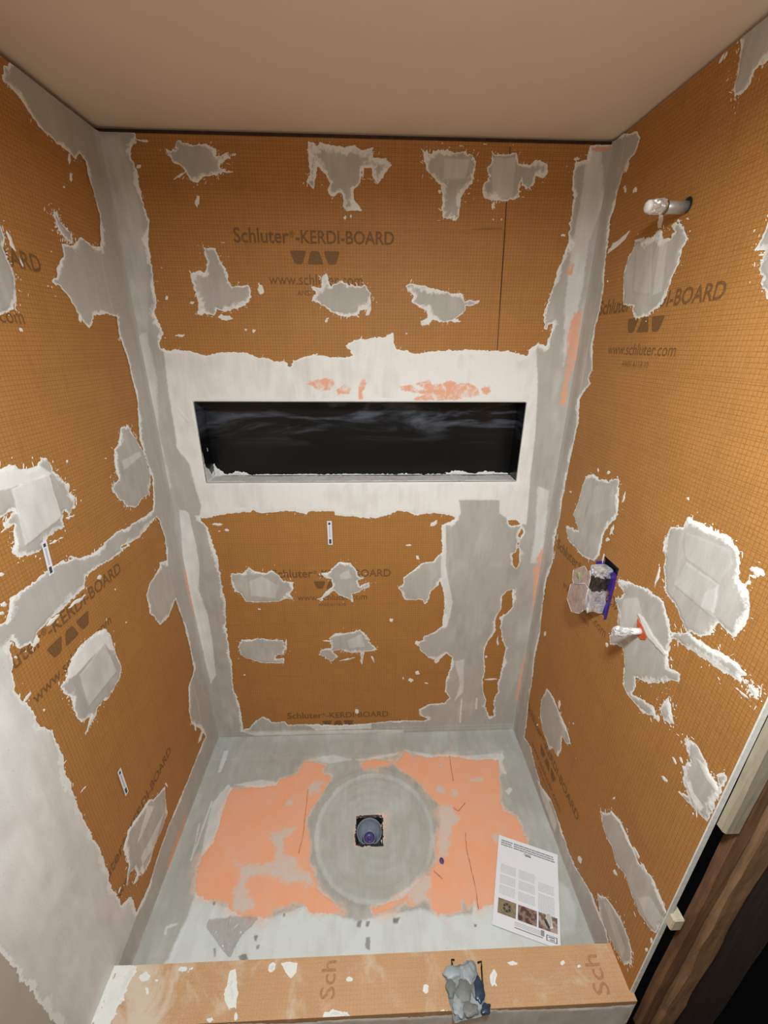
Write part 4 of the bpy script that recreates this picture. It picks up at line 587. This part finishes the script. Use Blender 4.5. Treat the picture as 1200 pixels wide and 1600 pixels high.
# ================================================================== NICHE
niche = thing('wall_niche', 'long black recessed niche insert set into the back wall', 'niche', (.7525, 0, NZ0))
def niche_mat():
    mt, nt, b = new_mat('black_niche_plastic'); g = G(nt); o = g.obj(); X = g.xyz(o)
    sw = g.noise(g.scale(o, (1.6, 1, 9)), 1.6, 5, .55, 1.3); sw2 = g.noise(g.scale(o, (4, 1, 12)), 1.0, 4, .6, 1.0)
    smear_sheen = g.m('MULTIPLY', g.rng(sw, .46, .68, 0, 1, True), g.rng(sw2, .35, .7, .35, 1))  # smears and their bluish sheen, mixed into the black as pale streaks
    up = g.rng(X[2], .10, .27, 0, 1, True)
    smear_sheen = g.m('MULTIPLY', smear_sheen, up)
    c = g.mix(g.m('MULTIPLY', smear_sheen, .5), srgb(14, 14, 15), srgb(150, 158, 176))
    g.set(b.inputs['Base Color'], c); g.set(b.inputs['Roughness'], g.rng(smear_sheen, 0, 1, .30, .55))
    b.inputs['Specular IOR Level'].default_value = .35
    return mt
M['niche'] = niche_mat()
ND = .092
x0, x1, z0, z1 = NX0+.004, NX1-.002, NZ0+.002, NZ1-.001
cx, cz = niche.location.x, niche.location.z
def nbox(name, a, b, mat=None): return box(name, (a[0]-cx, a[1], a[2]-cz), (b[0]-cx, b[1], b[2]-cz), mat or M['niche'], niche, bev=.0008)
nbox('back_panel', (x0-.003, ND, z0-.003), (x1+.003, ND+.003, z1+.003))
nbox('side_panel', (x0-.003, -.001, z0-.003), (x0, ND, z1+.003)); nbox('side_panel', (x1, -.001, z0-.003), (x1+.003, ND, z1+.003))
nbox('top_panel', (x0, -.001, z1), (x1, ND, z1+.003)); nbox('shelf', (x0, -.001, z0-.003), (x1, ND, z0))
ledge = coat('mortar_smear', (lambda u, v, h: np.stack([u-cx, v, NZ0+.002-cz+h], -1), False), M['mortar'], niche, plus=[[(150, -3), (1357, -3), (1357, 76), (1290, 80), (1200, 72), (1100, 80), (900, 74), (600, 80), (400, 74), (250, 82), (150, 88)]],
             rect=(x0, x1, -.004, .0905), res=.003, base_tone=.55, seed=130, h1=.0016)
ledge['label'] = 'white mortar smeared along the niche ledge'
sm2 = coat('mortar_smear', (lambda u, v, h: np.stack([u-cx, np.full_like(u, ND-.0005)-h, v-cz], -1), False), M['mortar'], niche,
           plus=[[(150, 1355), (1357, 1355), (1357, 1366), (1300, 1370), (1260, 1378), (1210, 1366), (1140, 1380), (1080, 1364), (700, 1366), (300, 1366), (250, 1380), (195, 1366), (165, 1392), (152, 1410)]],
           rect=(x0, x1, z0, 1.42), res=.003, base_tone=.5, seed=131, h1=.001); sm2['label'] = 'dab of mortar at the foot of the back panel'
sm3 = coat('mortar_smear', (lambda u, v, h: np.stack([x0+.0004+h-cx, u, v-cz], -1), False), M['mortar'], niche,
           plus=[[(0, 1355), (90, 1355), (86, 1385), (60, 1378), (40, 1400), (10, 1420), (0, 1500)], [(50, 1470), (56, 1470), (56, 1485), (50, 1485)]],
           rect=(0, .0905, z0, 1.52), res=.003, base_tone=.4, seed=132, h1=.001); sm3['label'] = 'mortar in the lower corner'
# reveal lip
for a, b in (((NX0, -.0012, NZ1-.004), (NX1, .004, NZ1)), ((NX0, -.0012, NZ0), (NX1, .003, NZ0+.003))):
    pass

# ================================================================== CURB
curb = box('shower_curb', (0.001, -1.0, -.05), (1.531, -.8762, CURB), M['board_curb']); tag(curb, 'low orange-tan shower curb across the front of the shower floor', 'curb')
w_ = coat('thinset_coat', 'curb', M['mortar'], curb, plus=[CURB_WHITE, [(-60, -1030), (14, -1030), (14, -860), (-60, -860)]], res=.003, base_tone=.95, seed=140, rag=1.8); w_['label'] = 'white mortar at the left end'
for i, p in enumerate(CURB_PATCH):
    coat('mortar_smear', 'curb', M['mortar'], curb, plus=[p], res=.002, base_tone=.75, seed=150+i, h1=.001, rag=.7)
fr = coat('thinset_coat', 'front', M['mortar'], curb, plus=[[(0, -50), (1530, -50), (1530, 108), (1400, 100), (1250, 106), (1120, 116), (1090, 124), (1060, 104), (900, 100), (700, 108), (560, 100), (380, 116), (200, 108), (0, 110)]], res=.004, base_tone=.6, seed=170)
fr['label'] = 'pale mortar on the front face'
lettering('printed_lettering', 'Sch', 'curb', -.966, -.886, .665, curb, M['print_faint'], vert=True)
lettering('printed_lettering', 'Sch', 'curb', -.985, -.900, 1.462, curb, M['print_faint'], vert=True)

# ================================================================== FRAMING RIGHT OF THE BOARD
def stud(name, x0_, x1_, y0_, y1_, mat, label, z0_=-.05, z1_=H, wane=0.0, seed=0, cat='stud'):
    bm = bmesh.new(); n = 60; rings = []
    for i in range(n+1):
        z = z0_+(z1_-z0_)*i/n
        j = [float(vnoise(np.array(z*9.0+k*3.1), np.array(seed*1.7+k), seed))*wane for k in range(5)]
        cr = .004+abs(j[4])*1.2
        pts = [(x0_+j[0], y1_), (x0_+j[0], y0_+cr+j[1]*.4), (x0_+cr+j[0], y0_+j[1]*.4), (x1_-cr+j[2], y0_+j[3]*.4), (x1_+j[2], y0_+cr+j[3]*.4), (x1_+j[2], y1_)]
        rings.append([bm.verts.new((a, b, z)) for a, b in pts])
    for i in range(n):
        for k in range(6): bm.faces.new((rings[i][k], rings[i][(k+1) % 6], rings[i+1][(k+1) % 6], rings[i+1][k]))
    bm.faces.new(rings[0]); bm.faces.new(rings[-1])
    o = from_bm(name, bm, mat); tag(o, label, cat, None); return o
stud('wall_stud', 1.570, 1.609, -1.000, -.980, M['stud_old'], 'rough brown stud closest to the cut edge of the orange board', wane=.006, seed=3)
stud('wall_stud', 1.611, 1.668, -1.012, -.986, M['stud_light'], 'tan stud with a splintered edge, between the brown stud and the dark jamb', wane=.014, seed=8)
stud('door_jamb', 1.671, 1.805, -1.004, -.96, M['jamb'], 'dark brown door jamb board at the far right beside the studs', wane=.003, seed=12, cat='door jamb')
stud('filler_strip', W+.0135, 1.572, -1.005, -.985, M['plaster_strip'], 'pale grooved strip running up beside the board edge above the gap', z0_=.885, wane=.003, seed=5, cat='strip')
sh = box('wood_shim', (W+.008, -.998, .487), (W+.036, -.955, .531), M['shim'], bev=.002); sh.rotation_euler = (0, 0, 0)
tag(sh, 'small pale wood shim block poking out beside the lower board edge', 'shim')

# ================================================================== FITTINGS
def foil_mat():
    mt, nt, b = new_mat('aluminium_foil'); g = G(nt); o = g.obj()
    n = g.noise(o, 55, 3, .6, 1.5)
    c = g.mix(g.rng(n, .3, .7), srgb(205, 207, 210), srgb(250, 250, 252))
    g.set(b.inputs['Base Color'], c); b.inputs['Metallic'].default_value = .6; b.inputs['Roughness'].default_value = .26
    g.bump(n, .45, .008, b); return mt
M['foil'] = foil_mat()
M['pipe'] = plain('galvanised_pipe', srgb(186, 190, 186), .42, .6, var=.12, scale=60, bump=.1)
M['white_cap'] = plain('white_plastic', srgb(236, 236, 232), .4)
M['tape'] = plain('brown_tape', srgb(112, 92, 56), .5)
M['red_gasket'] = plain('orange_red_rubber', srgb(206, 92, 52), .5, var=.2, scale=90)
def foil_blob(bm_path, rad, seed, parent, name='foil_wrap', seg=26):
    rnd = random.Random(seed)
    bm = tube(bm_path, rad, seg, True, .17, rnd)
    return from_bm(name, bm, M['foil'], parent, False)
# shower arm stub
sy, sz = -.409, 2.160
arm = thing('shower_arm_stub', 'grey shower arm pipe stub high on the right wall, tip wrapped in foil', 'pipe', (W, sy, sz))
hole_disc_bm = bmesh.new(); bmesh.ops.create_circle(hole_disc_bm, cap_ends=True, segments=24, radius=.0165)
for v in hole_disc_bm.verts: v.co = Vector((-.0016, v.co.x-.003, v.co.y+.003))
from_bm('hole_shade_disc', hole_disc_bm, M['dark'], arm)  # no opening here: a flat disc gives the hole's shade as colour
from_bm('pipe', tube([(.004, 0, 0), (-.030, 0, -.001), (-.058, 0, -.001)], [.0130]*3, 28), M['pipe'], arm, True)
from_bm('tape_band', tube([(-.050, 0, -.001), (-.056, 0, -.001)], [.0142, .0142], 28), M['tape'], arm, True)
foil_blob([(-.054, 0, 0), (-.060, 0, 0), (-.067, 0, .001), (-.074, 0, 0), (-.081, 0, 0), (-.088, 0, 0), (-.092, 0, 0)], [.0140, .0150, .0145, .0152, .0148, .0135, .010], 3, arm)
from_bm('end_cap', tube([(-.086, -.001, 0), (-.094, -.001, 0), (-.098, -.001, 0)], [.0128, .0125, .008], 24), M['white_cap'], arm, True)
# lower stub
ty, tz = -.640, 1.133
sp = thing('tub_spout_stub', 'foil-wrapped pipe stub low on the right wall with an orange-red collar', 'pipe', (W, ty, tz))
bm = bmesh.new()
tri = [(.024, .030), (-.028, .010), (-.026, -.010), (-.010, -.022), (.012, -.018), (.016, .0)]
vs_ = [[bm.verts.new((-h_, a*s_, b*s_)) for a, b in tri] for h_, s_ in ((.0015, 1), (.004, .9))]
for i in range(6): bm.faces.new((vs_[0][i], vs_[0][(i+1) % 6], vs_[1][(i+1) % 6], vs_[1][i]))
bm.faces.new(vs_[1]); from_bm('gasket', bm, M['red_gasket'], sp)
from_bm('pipe', tube([(.002, 0, 0), (-.020, 0, 0), (-.036, 0, 0)], [.0092]*3, 24), M['white_cap'], sp, True)
foil_blob([(-.028, 0, 0), (-.036, 0, 0), (-.044, 0, 0), (-.050, 0, 0), (-.056, 0, -.001), (-.062, 0, 0), (-.069, 0, 0), (-.075, 0, 0), (-.079, 0, 0)], [.0098, .0105, .0110, .0112, .0128, .0138, .0142, .0120, .0075], 9, sp)
# mixing valve with guard
vl = thing('mixing_valve', 'square mixing valve rough-in with purple guard, clear plate and foil on the right wall', 'valve', (W, -.445, 1.15))
M['purple_box'] = plain('purple_guard_plastic', srgb(70, 44, 136), .35, var=.15, scale=40, bump=.2)
M['black'] = plain('plain_black', srgb(16, 15, 17), .4)
O = Vector((W, -.445, 1.15))
def vbox(name, a, b, mat, bev=.001): return box(name, tuple(Vector(a)-O), tuple(Vector(b)-O), mat, vl, bev)
vbox('guard_back', (W+.004, VY0+.001, VZ0+.001), (W+.010, VY1-.001, VZ1-.030), M['purple_box'])
vbox('gap_shade_panel', (W+.0105, VY0-.002, VZ0-.002), (W+.0125, VY1+.002, VZ1+.002), M['black'])  # black sheet standing in for the shade in the open gap
bm = bmesh.new()
for a, b in (((W-.020, VY1-.008, VZ0+.002), (W+.004, VY1-.002, VZ1-.02)), ((W-.006, VY0+.002, VZ0+.002), (W+.004, VY0+.006, VZ1-.035))): add_box(bm, tuple(Vector(a)-O), tuple(Vector(b)-O), .0008)
from_bm('guard_side', bm, M['purple_box'], vl)
vbox('label_tab', (W-.003, VY1-.010, VZ1-.026), (W-.0015, VY1-.004, VZ1+.006), M['white_cap'], .0003)
def clear_mat(name, col, alpha, rough=.12, bs=40):
    mt, nt, b = new_mat(name); g = G(nt); o = g.obj(); n = g.noise(o, bs, 3, .5, .5)
    b.inputs['Base Color'].default_value = col; b.inputs['Roughness'].default_value = rough; b.inputs['IOR'].default_value = 1.45
    g.set(b.inputs['Alpha'], g.rng(n, .3, .7, alpha*.7, min(1, alpha*1.3))); g.bump(n, .6, .004, b); return mt
M['clear'] = clear_mat('clear_guard_plastic', srgb(222, 208, 204), .36)
M['clear_rim'] = clear_mat('clear_plastic_rim', srgb(236, 226, 222), .85)
def plate(name, pts, x, th, mat, bevelrim=True):
    bm = bmesh.new(); fr_ = [bm.verts.new(Vector((x-th, a, b))-O) for a, b in pts]; bk = [bm.verts.new(Vector((x, a, b))-O) for a, b in pts]
    bm.faces.new(fr_); bm.faces.new(bk[::-1])
    for i in range(len(pts)): bm.faces.new((fr_[i], fr_[(i+1) % len(pts)], bk[(i+1) % len(pts)], bk[i]))
    o = from_bm(name, bm, mat, vl)
    if bevelrim:
        rb = None; rim = bmesh.new()
        for i in range(len(pts)):
            a = Vector((x-th, pts[i][0], pts[i][1]))-O; b = Vector((x-th, pts[(i+1) % len(pts)][0], pts[(i+1) % len(pts)][1]))-O
            t = tube([a, b], [.0009]*2, 8); me = bpy.data.meshes.new('t'); t.to_mesh(me); t.free(); rim.from_mesh(me); bpy.data.meshes.remove(me)
        r_ = from_bm('plate_rim', rim, M['clear_rim'], o, True)
    return o
lb = plate('clear_plate', [(-.356, 1.163), (-.414, 1.210), (-.434, 1.203), (-.452, 1.214), (-.458, 1.19), (-.458, 1.155), (-.437, 1.160), (-.374, 1.120), (-.360, 1.132)], 1.460, .0015, M['clear'])
lb['label'] = 'clear upper lobe'
lb2 = plate('clear_plate', [(-.356, 1.107), (-.372, 1.120), (-.429, 1.157), (-.458, 1.155), (-.458, 1.075), (-.442, 1.049), (-.395, 1.022), (-.350, 1.046)], 1.461, .0015, M['clear'])
lb2['label'] = 'clear lower lobe'
M['moss'] = plain('green_dab', srgb(168, 190, 120), .8, var=.25, scale=200)
bm = bmesh.new(); bmesh.ops.create_icosphere(bm, subdivisions=3, radius=1)
for v in bm.verts:
    n_ = 1+.5*math.sin(7*v.co.y+3*v.co.z)*math.cos(5*v.co.z); v.co = Vector((1.4585, -.392, 1.163))-O+Vector((v.co.x*.0012, v.co.y*.010*n_, v.co.z*.011*n_))
from_bm('green_dab', bm, M['moss'], vl, True)
# foil over the valve body: crumpled cuff with flat faces
def crumple_box(name, a, b, mat, seed, amp, n=9, taper=0.0):
    bm = bmesh.new(); bmesh.ops.create_cube(bm, size=1); bmesh.ops.subdivide_edges(bm, edges=bm.edges[:], cuts=n, use_grid_fill=True)
    rnd = random.Random(seed); ce = [(a[i]+b[i])/2 for i in range(3)]; s = [abs(b[i]-a[i]) for i in range(3)]
    for v in bm.verts:
        tp = 1-taper*(v.co.x+.5)
        q = Vector((v.co.x*s[0], v.co.y*s[1]*tp, v.co.z*s[2]*tp))+Vector([rnd.uniform(-amp, amp) for _ in range(3)])
        v.co = q+Vector(ce)-O
    return from_bm(name, bm, mat, vl)
crumple_box('foil_wrap', (1.472, -.460, 1.066), (W+.003, -.425, 1.142), M['foil'], 4, .0042, n=3)
crumple_box('foil_wrap', (1.474, -.458, 1.190), (W+.003, -.425, 1.222), M['foil'], 5, .0030, n=3)
M['smoke'] = plain('dark_valve_body', srgb(92, 84, 78), .25, .7, var=.3, scale=120, bump=.6)
crumple_box('valve_body', (1.476, -.457, 1.138), (W+.003, -.428, 1.195), M['smoke'], 6, .0020, n=5)

# drain
dr = thing('floor_drain', 'grey drain cup in a square cut-out in the tray with a purple pipe inside', 'drain', (DC[0], DC[1], 0))
M['grey_pvc'] = plain('grey_pvc', srgb(142, 152, 164), .3, var=.12, scale=60)
M['drain_edge'] = plain('dark_cut_edge', srgb(40, 42, 46), .7, var=.3, scale=200)
bm = bmesh.new()
for a, b in (((-.06, -.06, -.08), (-.0535, .06, -.0008)), ((.0535, -.06, -.08), (.06, .06, -.0008)), ((-.0535, .0535, -.08), (.0535, .06, -.0008)), ((-.0535, -.06, -.08), (.0535, -.0535, -.0008)), ((-.06, -.06, -.086), (.06, .06, -.08))): add_box(bm, a, b)
from_bm('cutout_wall', bm, M['drain_edge'], dr)
def lathe(prof, seg=40, closed=False):
    bm = bmesh.new(); R_ = []
    for r, z in prof: R_.append([bm.verts.new((r*math.cos(2*math.pi*k/seg), r*math.sin(2*math.pi*k/seg), z)) for k in range(seg)])
    for i in range(len(R_)-1):
        for k in range(seg): bm.faces.new((R_[i][k], R_[i][(k+1) % seg], R_[i+1][(k+1) % seg], R_[i+1][k]))
    if closed: bm.faces.new(R_[-1])
    return bm
from_bm('drain_cup', lathe([(.0525, -.075), (.0525, -.012), (.0525, -.006), (.0510, -.004), (.0495, -.006), (.0485, -.014), (.047, -.034), (.0320, -.050), (.0295, -.054), (.028, -.074)]), M['grey_pvc'], dr, True)
from_bm('drain_pipe', lathe([(.0255, -.074), (.0260, -.044), (.0252, -.0425), (.0235, -.043), (.0225, -.070)]), M['grey_pvc'], dr, True)
from_bm('pipe_plug', lathe([(.0224, -.047), (.0210, -.051), (.014, -.058), (.008, -.058), (.0065, -.049), (.0055, -.045), (.0001, -.0445)], 32), M['purple'], dr, True)
def torn_ring():
    bm = bmesh.new(); rnd = random.Random(2); n = 120; I, O_ = [], []
    for k in range(n):
        t = k/n*8; s_ = int(t//2); u = (t % 2)-1
        x, y = [(u, -1), (1, u), (-u, 1), (-1, -u)][s_]
        a = .0515+rnd.uniform(-.0015, .001); b_ = .0545+rnd.choice((0, .001, .002, .005))*rnd.random()
        I.append(bm.verts.new((x*a, y*a, .0026))); O_.append(bm.verts.new((x*b_, y*b_, .0030)))
    for k in range(n): bm.faces.new((I[k], I[(k+1) % n], O_[(k+1) % n], O_[k]))
    return bm
from_bm('torn_edge', torn_ring(), M['drain_edge'], dr)

# ================================================================== THINGS LYING ABOUT
# instruction sheet
A_, B_, C_, D_ = Vector((1.294, -.495, 0)), Vector((1.503, -.573, 0)), Vector((1.398, -.842, 0)), Vector((1.188, -.772, 0))
sheet = thing('instruction_sheet', 'white printed instruction sheet with three small photos lying on the shower floor', 'paper', (1.345, -.67, .004))
S0 = Vector(sheet.location)
def pp(a, b, h=0.0):
    p = A_*(1-a)*(1-b)+B_*a*(1-b)+C_*a*b+D_*(1-a)*b
    z = .0075+.0018*math.sin(3.0*a+2*b)+.004*(a-.5)**2+.004*max(0, .12-b)*4
    return Vector((p.x, p.y, z+h))-S0
def sheet_mesh(name, a0, a1, b0, b1, h, mat, th=.0, na=10, nb=12, par=None):
    bm = bmesh.new(); L = []
    for hh in ((h, h-th) if th else (h,)):
        L.append([[bm.verts.new(pp(a0+(a1-a0)*i/na, b0+(b1-b0)*j/nb, hh)) for i in range(na+1)] for j in range(nb+1)])
    for k, G_ in enumerate(L):
        for j in range(nb):
            for i in range(na):
                q = (G_[j][i], G_[j][i+1], G_[j+1][i+1], G_[j+1][i]); bm.faces.new(q)
    me = bpy.data.meshes.new(name); bm.to_mesh(me); bm.free(); me.polygons.foreach_set('use_smooth', [True]*len(me.polygons))
    return link(name, me, mat, par or sheet)
M['paper'] = plain('white_paper', srgb(238, 240, 246), .7, var=.015)
M['ink'] = plain('grey_ink', srgb(150, 152, 158), .8, var=.1, scale=300)
M['ink_light'] = plain('pale_ink', srgb(196, 198, 204), .8, var=.06, scale=300)
M['ink_dark'] = plain('dark_ink', srgb(70, 68, 72), .8, var=.2, scale=300)
sheet_mesh('page', 0, 1, 0, 1, 0, M['paper'], .0004)
def rows(name, cells, mat, h=.0003):
    bm = bmesh.new()
    for a0, a1, b0, b1 in cells:
        n = max(1, int((a1-a0)/.12))
        for i in range(n):
            x_, y_ = a0+(a1-a0)*i/n, a0+(a1-a0)*(i+1)/n
            bm.faces.new([bm.verts.new(pp(u, v, h)) for u, v in ((x_, b0), (y_, b0), (y_, b1), (x_, b1))])
    me = bpy.data.meshes.new(name); bm.to_mesh(me); bm.free(); return link(name, me, mat, sheet)
rnd = random.Random(5)
cells = []
for j in range(3):
    b0 = .045+j*.026
    for s_, e_ in ((.05, .245), (.265, .95)):
        x_ = s_
        while x_ < e_-.02:
            w2 = rnd.uniform(.03, .09); cells.append((x_, min(e_, x_+w2), b0, b0+.015)); x_ += w2+.006
rows('heading_lines', cells, M['ink'])
cells = []
for a0, a1, bs in ((.07, .32, (.34, .46, .575)), (.37, .63, (.34, .46, .58)), (.68, .93, (.40, .52, .62))):
    for bi in bs:
        for j in range(8):
            x_ = a0; b0 = bi+j*.0125
            while x_ < a1-.01:
                w2 = rnd.uniform(.015, .04); cells.append((x_, min(a1, x_+w2), b0, b0+.006)); x_ += w2+.005
rows('text_columns', cells, M['ink_light'])
rows('heading_mark', [(.44, .55, .125, .133), (.46, .56, .140, .152)], M['ink_dark'])
rows('text_columns', [(.33, .72, .895, .899), (.33, .72, .910, .914), (.33, .72, .925, .929), (.33, .75, .945, .955), (.72, .77, .88, .935)], M['ink'])
# three printed photographs (blurred, as on the sheet)
def photo_mat(name, a, b_, sc):
    mt, nt, b = new_mat(name); g = G(nt); n = g.noise(g.obj(), sc, 2, .5, .4)
    g.set(b.inputs['Base Color'], g.mix(g.rng(n, .42, .58, 0, 1, True), a, b_)); b.inputs['Roughness'].default_value = .5; return mt
M['ph1'] = photo_mat('photo_tan', srgb(132, 118, 92), srgb(150, 136, 108), 120)
M['ph2'] = photo_mat('photo_hands', srgb(92, 62, 50), srgb(150, 128, 118), 55)
M['ph3'] = photo_mat('photo_tool', srgb(120, 96, 78), srgb(176, 160, 152), 48)
for a0, a1, m_ in ((.065, .345, 'ph1'), (.375, .660, 'ph2'), (.685, .965, 'ph3')):
    ph = sheet_mesh('printed_photo', a0, a1, .715, .868, .0004, M[m_], 0, 4, 4)
    if m_ == 'ph1':
        bm = bmesh.new()
        for k in range(6):
            t0, t1 = k*math.pi/3+.12, (k+1)*math.pi/3-.12
            pts = [(r_, t_) for r_, t_ in ((.030, t0), (.062, t0), (.064, (t0+t1)/2), (.062, t1), (.030, t1))]
            bm.faces.new([bm.verts.new(pp(.205+r_*math.cos(t_), .79+r_*.75*math.sin(t_), .0007)) for r_, t_ in pts])
        me = bpy.data.meshes.new('photo_grate'); bm.to_mesh(me); bm.free(); link('photo_grate', me, M['ink_dark'], ph)
    elif m_ == 'ph3':
        bm = bmesh.new(); bm.faces.new([bm.verts.new(pp(u, v, .0007)) for u, v in ((.77, .765), (.80, .76), (.86, .83), (.83, .845), (.78, .80))])
        me = bpy.data.meshes.new('photo_detail'); bm.to_mesh(me); bm.free(); link('photo_detail', me, M['ink_dark'], ph)
rows('printed_mark', [(.80, .955, .905, .910), (.80, .955, .955, .960), (.80, .812, .905, .960), (.943, .955, .905, .960), (.83, .92, .918, .926), (.85, .92, .938, .946)], M['ink_dark'])
o = coat('mortar_smudge', (lambda u, v, h: np.array([list(pp(float(a), float(b), .0006)) for a, b in zip(u, v)]), False), M['mortar'], sheet, plus=[[(800, 700), (860, 690), (880, 740), (900, 830), (830, 840), (790, 760)]], rect=(.76, .93, .66, .86), res=.01, base_tone=0.1, h0=0, h1=0, wob=0, rag=1)
o['label'] = 'grey mortar thumb smudge'

# clear plastic scrap
bagm = clear_mat('thin_clear_film', srgb(190, 186, 180), .5, .10, 16); M['film'] = bagm
def bagh(X, Y): return .004+.012*np.abs(vnoise(X/.030+Y/.05, Y/.06-X/.05, 4))*2+.005*np.abs(vnoise(X/.012, Y/.02, 9))*2+.010*smooth((Y+.80)/.06)
bag = coat('plastic_film_scrap', 'floor', M['film'], plus=[BAG], res=.003, rag=.5, hfun=bagh, h0=.001, h1=.002, seed=200)
tag(bag, 'crinkled clear plastic film scrap lying on the front left of the floor', 'plastic scrap')

# smeared grey lump on the curb
M['lump'] = plain('smeared_grey_plastic', srgb(150, 158, 160), .45, var=.28, scale=45, bump=.5)
M['wet'] = plain('grey_thinset_glob', srgb(120, 122, 118), .5, var=.18, scale=90, bump=.6)
M['wet_light'] = plain('pale_blue_grey_glob', srgb(156, 168, 172), .4, var=.06, scale=60, bump=.2)
M['navy'] = plain('navy_plastic', srgb(44, 62, 82), .3, var=.35, scale=60, bump=.2)
lump = thing('smeared_float', 'grey mortar-smeared pad with two black hooks hanging over the curb edge', 'tool', (1.045, -.96, CURB))
LO = Vector(lump.location)
def to_l(p): return p
ol = LUMP
bodyf = lambda u, v, h: np.stack([u-LO.x, v-LO.y, h], -1)
pb = coat('pad', (bodyf, False), M['lump'], lump, plus=[ol], rect=(.97, 1.13, -1.05, -.87), res=.0025, rag=.6, h0=.0004, h1=.014, ramp=.010, wob=.0018, seed=210)
und = coat('pad_underside', (bodyf, True), M['lump'], lump, plus=[ol], rect=(.97, 1.13, -1.05, -.87), res=.005, rag=.6, h0=.0002, h1=.0002, wob=0, seed=210)
for nm, mt, x_, y_, rx, ry, rz, ang in GLOBS:
    bm = bmesh.new(); bmesh.ops.create_icosphere(bm, subdivisions=4, radius=1)
    ca, sa = math.cos(ang), math.sin(ang)
    for v in bm.verts:
        n_ = 1+.20*math.sin(4*v.co.x+x_*90)*math.cos(4*v.co.y+y_*50)+.04*math.sin(7*v.co.x+3)*math.sin(9*v.co.y)
        a, b = v.co.x*rx*n_, v.co.y*ry*n_
        v.co = Vector((x_+a*ca-b*sa, y_+a*sa+b*ca, CURB+.0145+v.co.z*rz*.6))-LO
    from_bm(nm, bm, M[mt], lump, True)
for hk in HOOKS:
    from_bm('hook', tube([Vector((a, b, c))-LO for a, b, c in hk], [.0022]*len(hk), 10), M['black'], lump, True)

# stickers
def sticker(surf, u0, u1, v0, v1, label, tilt=0.0):
    fn, flip = SURF[surf]; c = fn(np.array((u0+u1)/2), np.array((v0+v1)/2), np.array(0.0)); c = Vector([float(x) for x in c])
    t = thing('barcode_sticker', label, 'sticker', tuple(c), group='small white stickers on the boards')
    def q(name, a0, a1, b0, b1, h, mat):
        bm = bmesh.new(); V_ = []
        for a, b in ((a0, b0), (a1, b0), (a1, b1), (a0, b1)):
            u = u0+(u1-u0)*a; v = v0+(v1-v0)*b; u += tilt*(v-(v0+v1)/2)
            V_.append((Vector([float(x) for x in fn(np.array(u), np.array(v), np.array(h))])-c))
        f0 = [bm.verts.new(p) for p in V_]; nrm = (V_[1]-V_[0]).cross(V_[3]-V_[0]).normalized()
        if flip: nrm = -nrm
        f1 = [bm.verts.new(p-nrm*.0002) for p in V_]
        bm.faces.new(f0); bm.faces.new(f1[::-1])
        for i in range(4): bm.faces.new((f0[i], f0[(i+1) % 4], f1[(i+1) % 4], f1[i]))
        return from_bm(name, bm, mat, t)
    q('label_paper', 0, 1, 0, 1, .0035, M['paper'])
    bars = bmesh.new()
    q('barcode', .25, .75, .05, .24, .0039, M['ink_dark']); q('barcode', .25, .7, .84, .94, .0039, M['ink_dark'])
    q('text_lines', .38, .46, .30, .80, .0039, M['ink_purple']); q('text_lines', .56, .62, .30, .80, .0039, M['ink'])
    return t
M['ink_purple'] = plain('purple_ink', srgb(150, 130, 180), .7)
sticker('back', .6045, .6235, 1.090, 1.197, 'narrow white barcode sticker on the back wall below the niche')
sticker('left', -.645, -.628, 1.335, 1.420, 'narrow white barcode sticker on the left wall just under the square mortar patch', .1)
sticker('left', -.646, -.629, .536, .645, 'narrow white barcode sticker low on the left wall above the bottom patch', 0)

# ceiling lamp that lights the room (above and behind the viewer)
lampt = thing('ceiling_lamp', 'round flush ceiling lamp near the middle of the room ceiling', 'lamp', (LAMP[0], LAMP[1], H))
lo.parent = lampt; lo.location = (0, 0, LAMP[2]-H-.02); po.parent = lampt; po.location = (0, 0, LAMP[2]-H-.12)
from_bm('lamp_housing', lathe([(.135, .004), (.14, -.02), (.14, -.085), (.125, -.085), (.125, -.04), (.001, -.04)], 48), M['white_cap'], lampt, True)
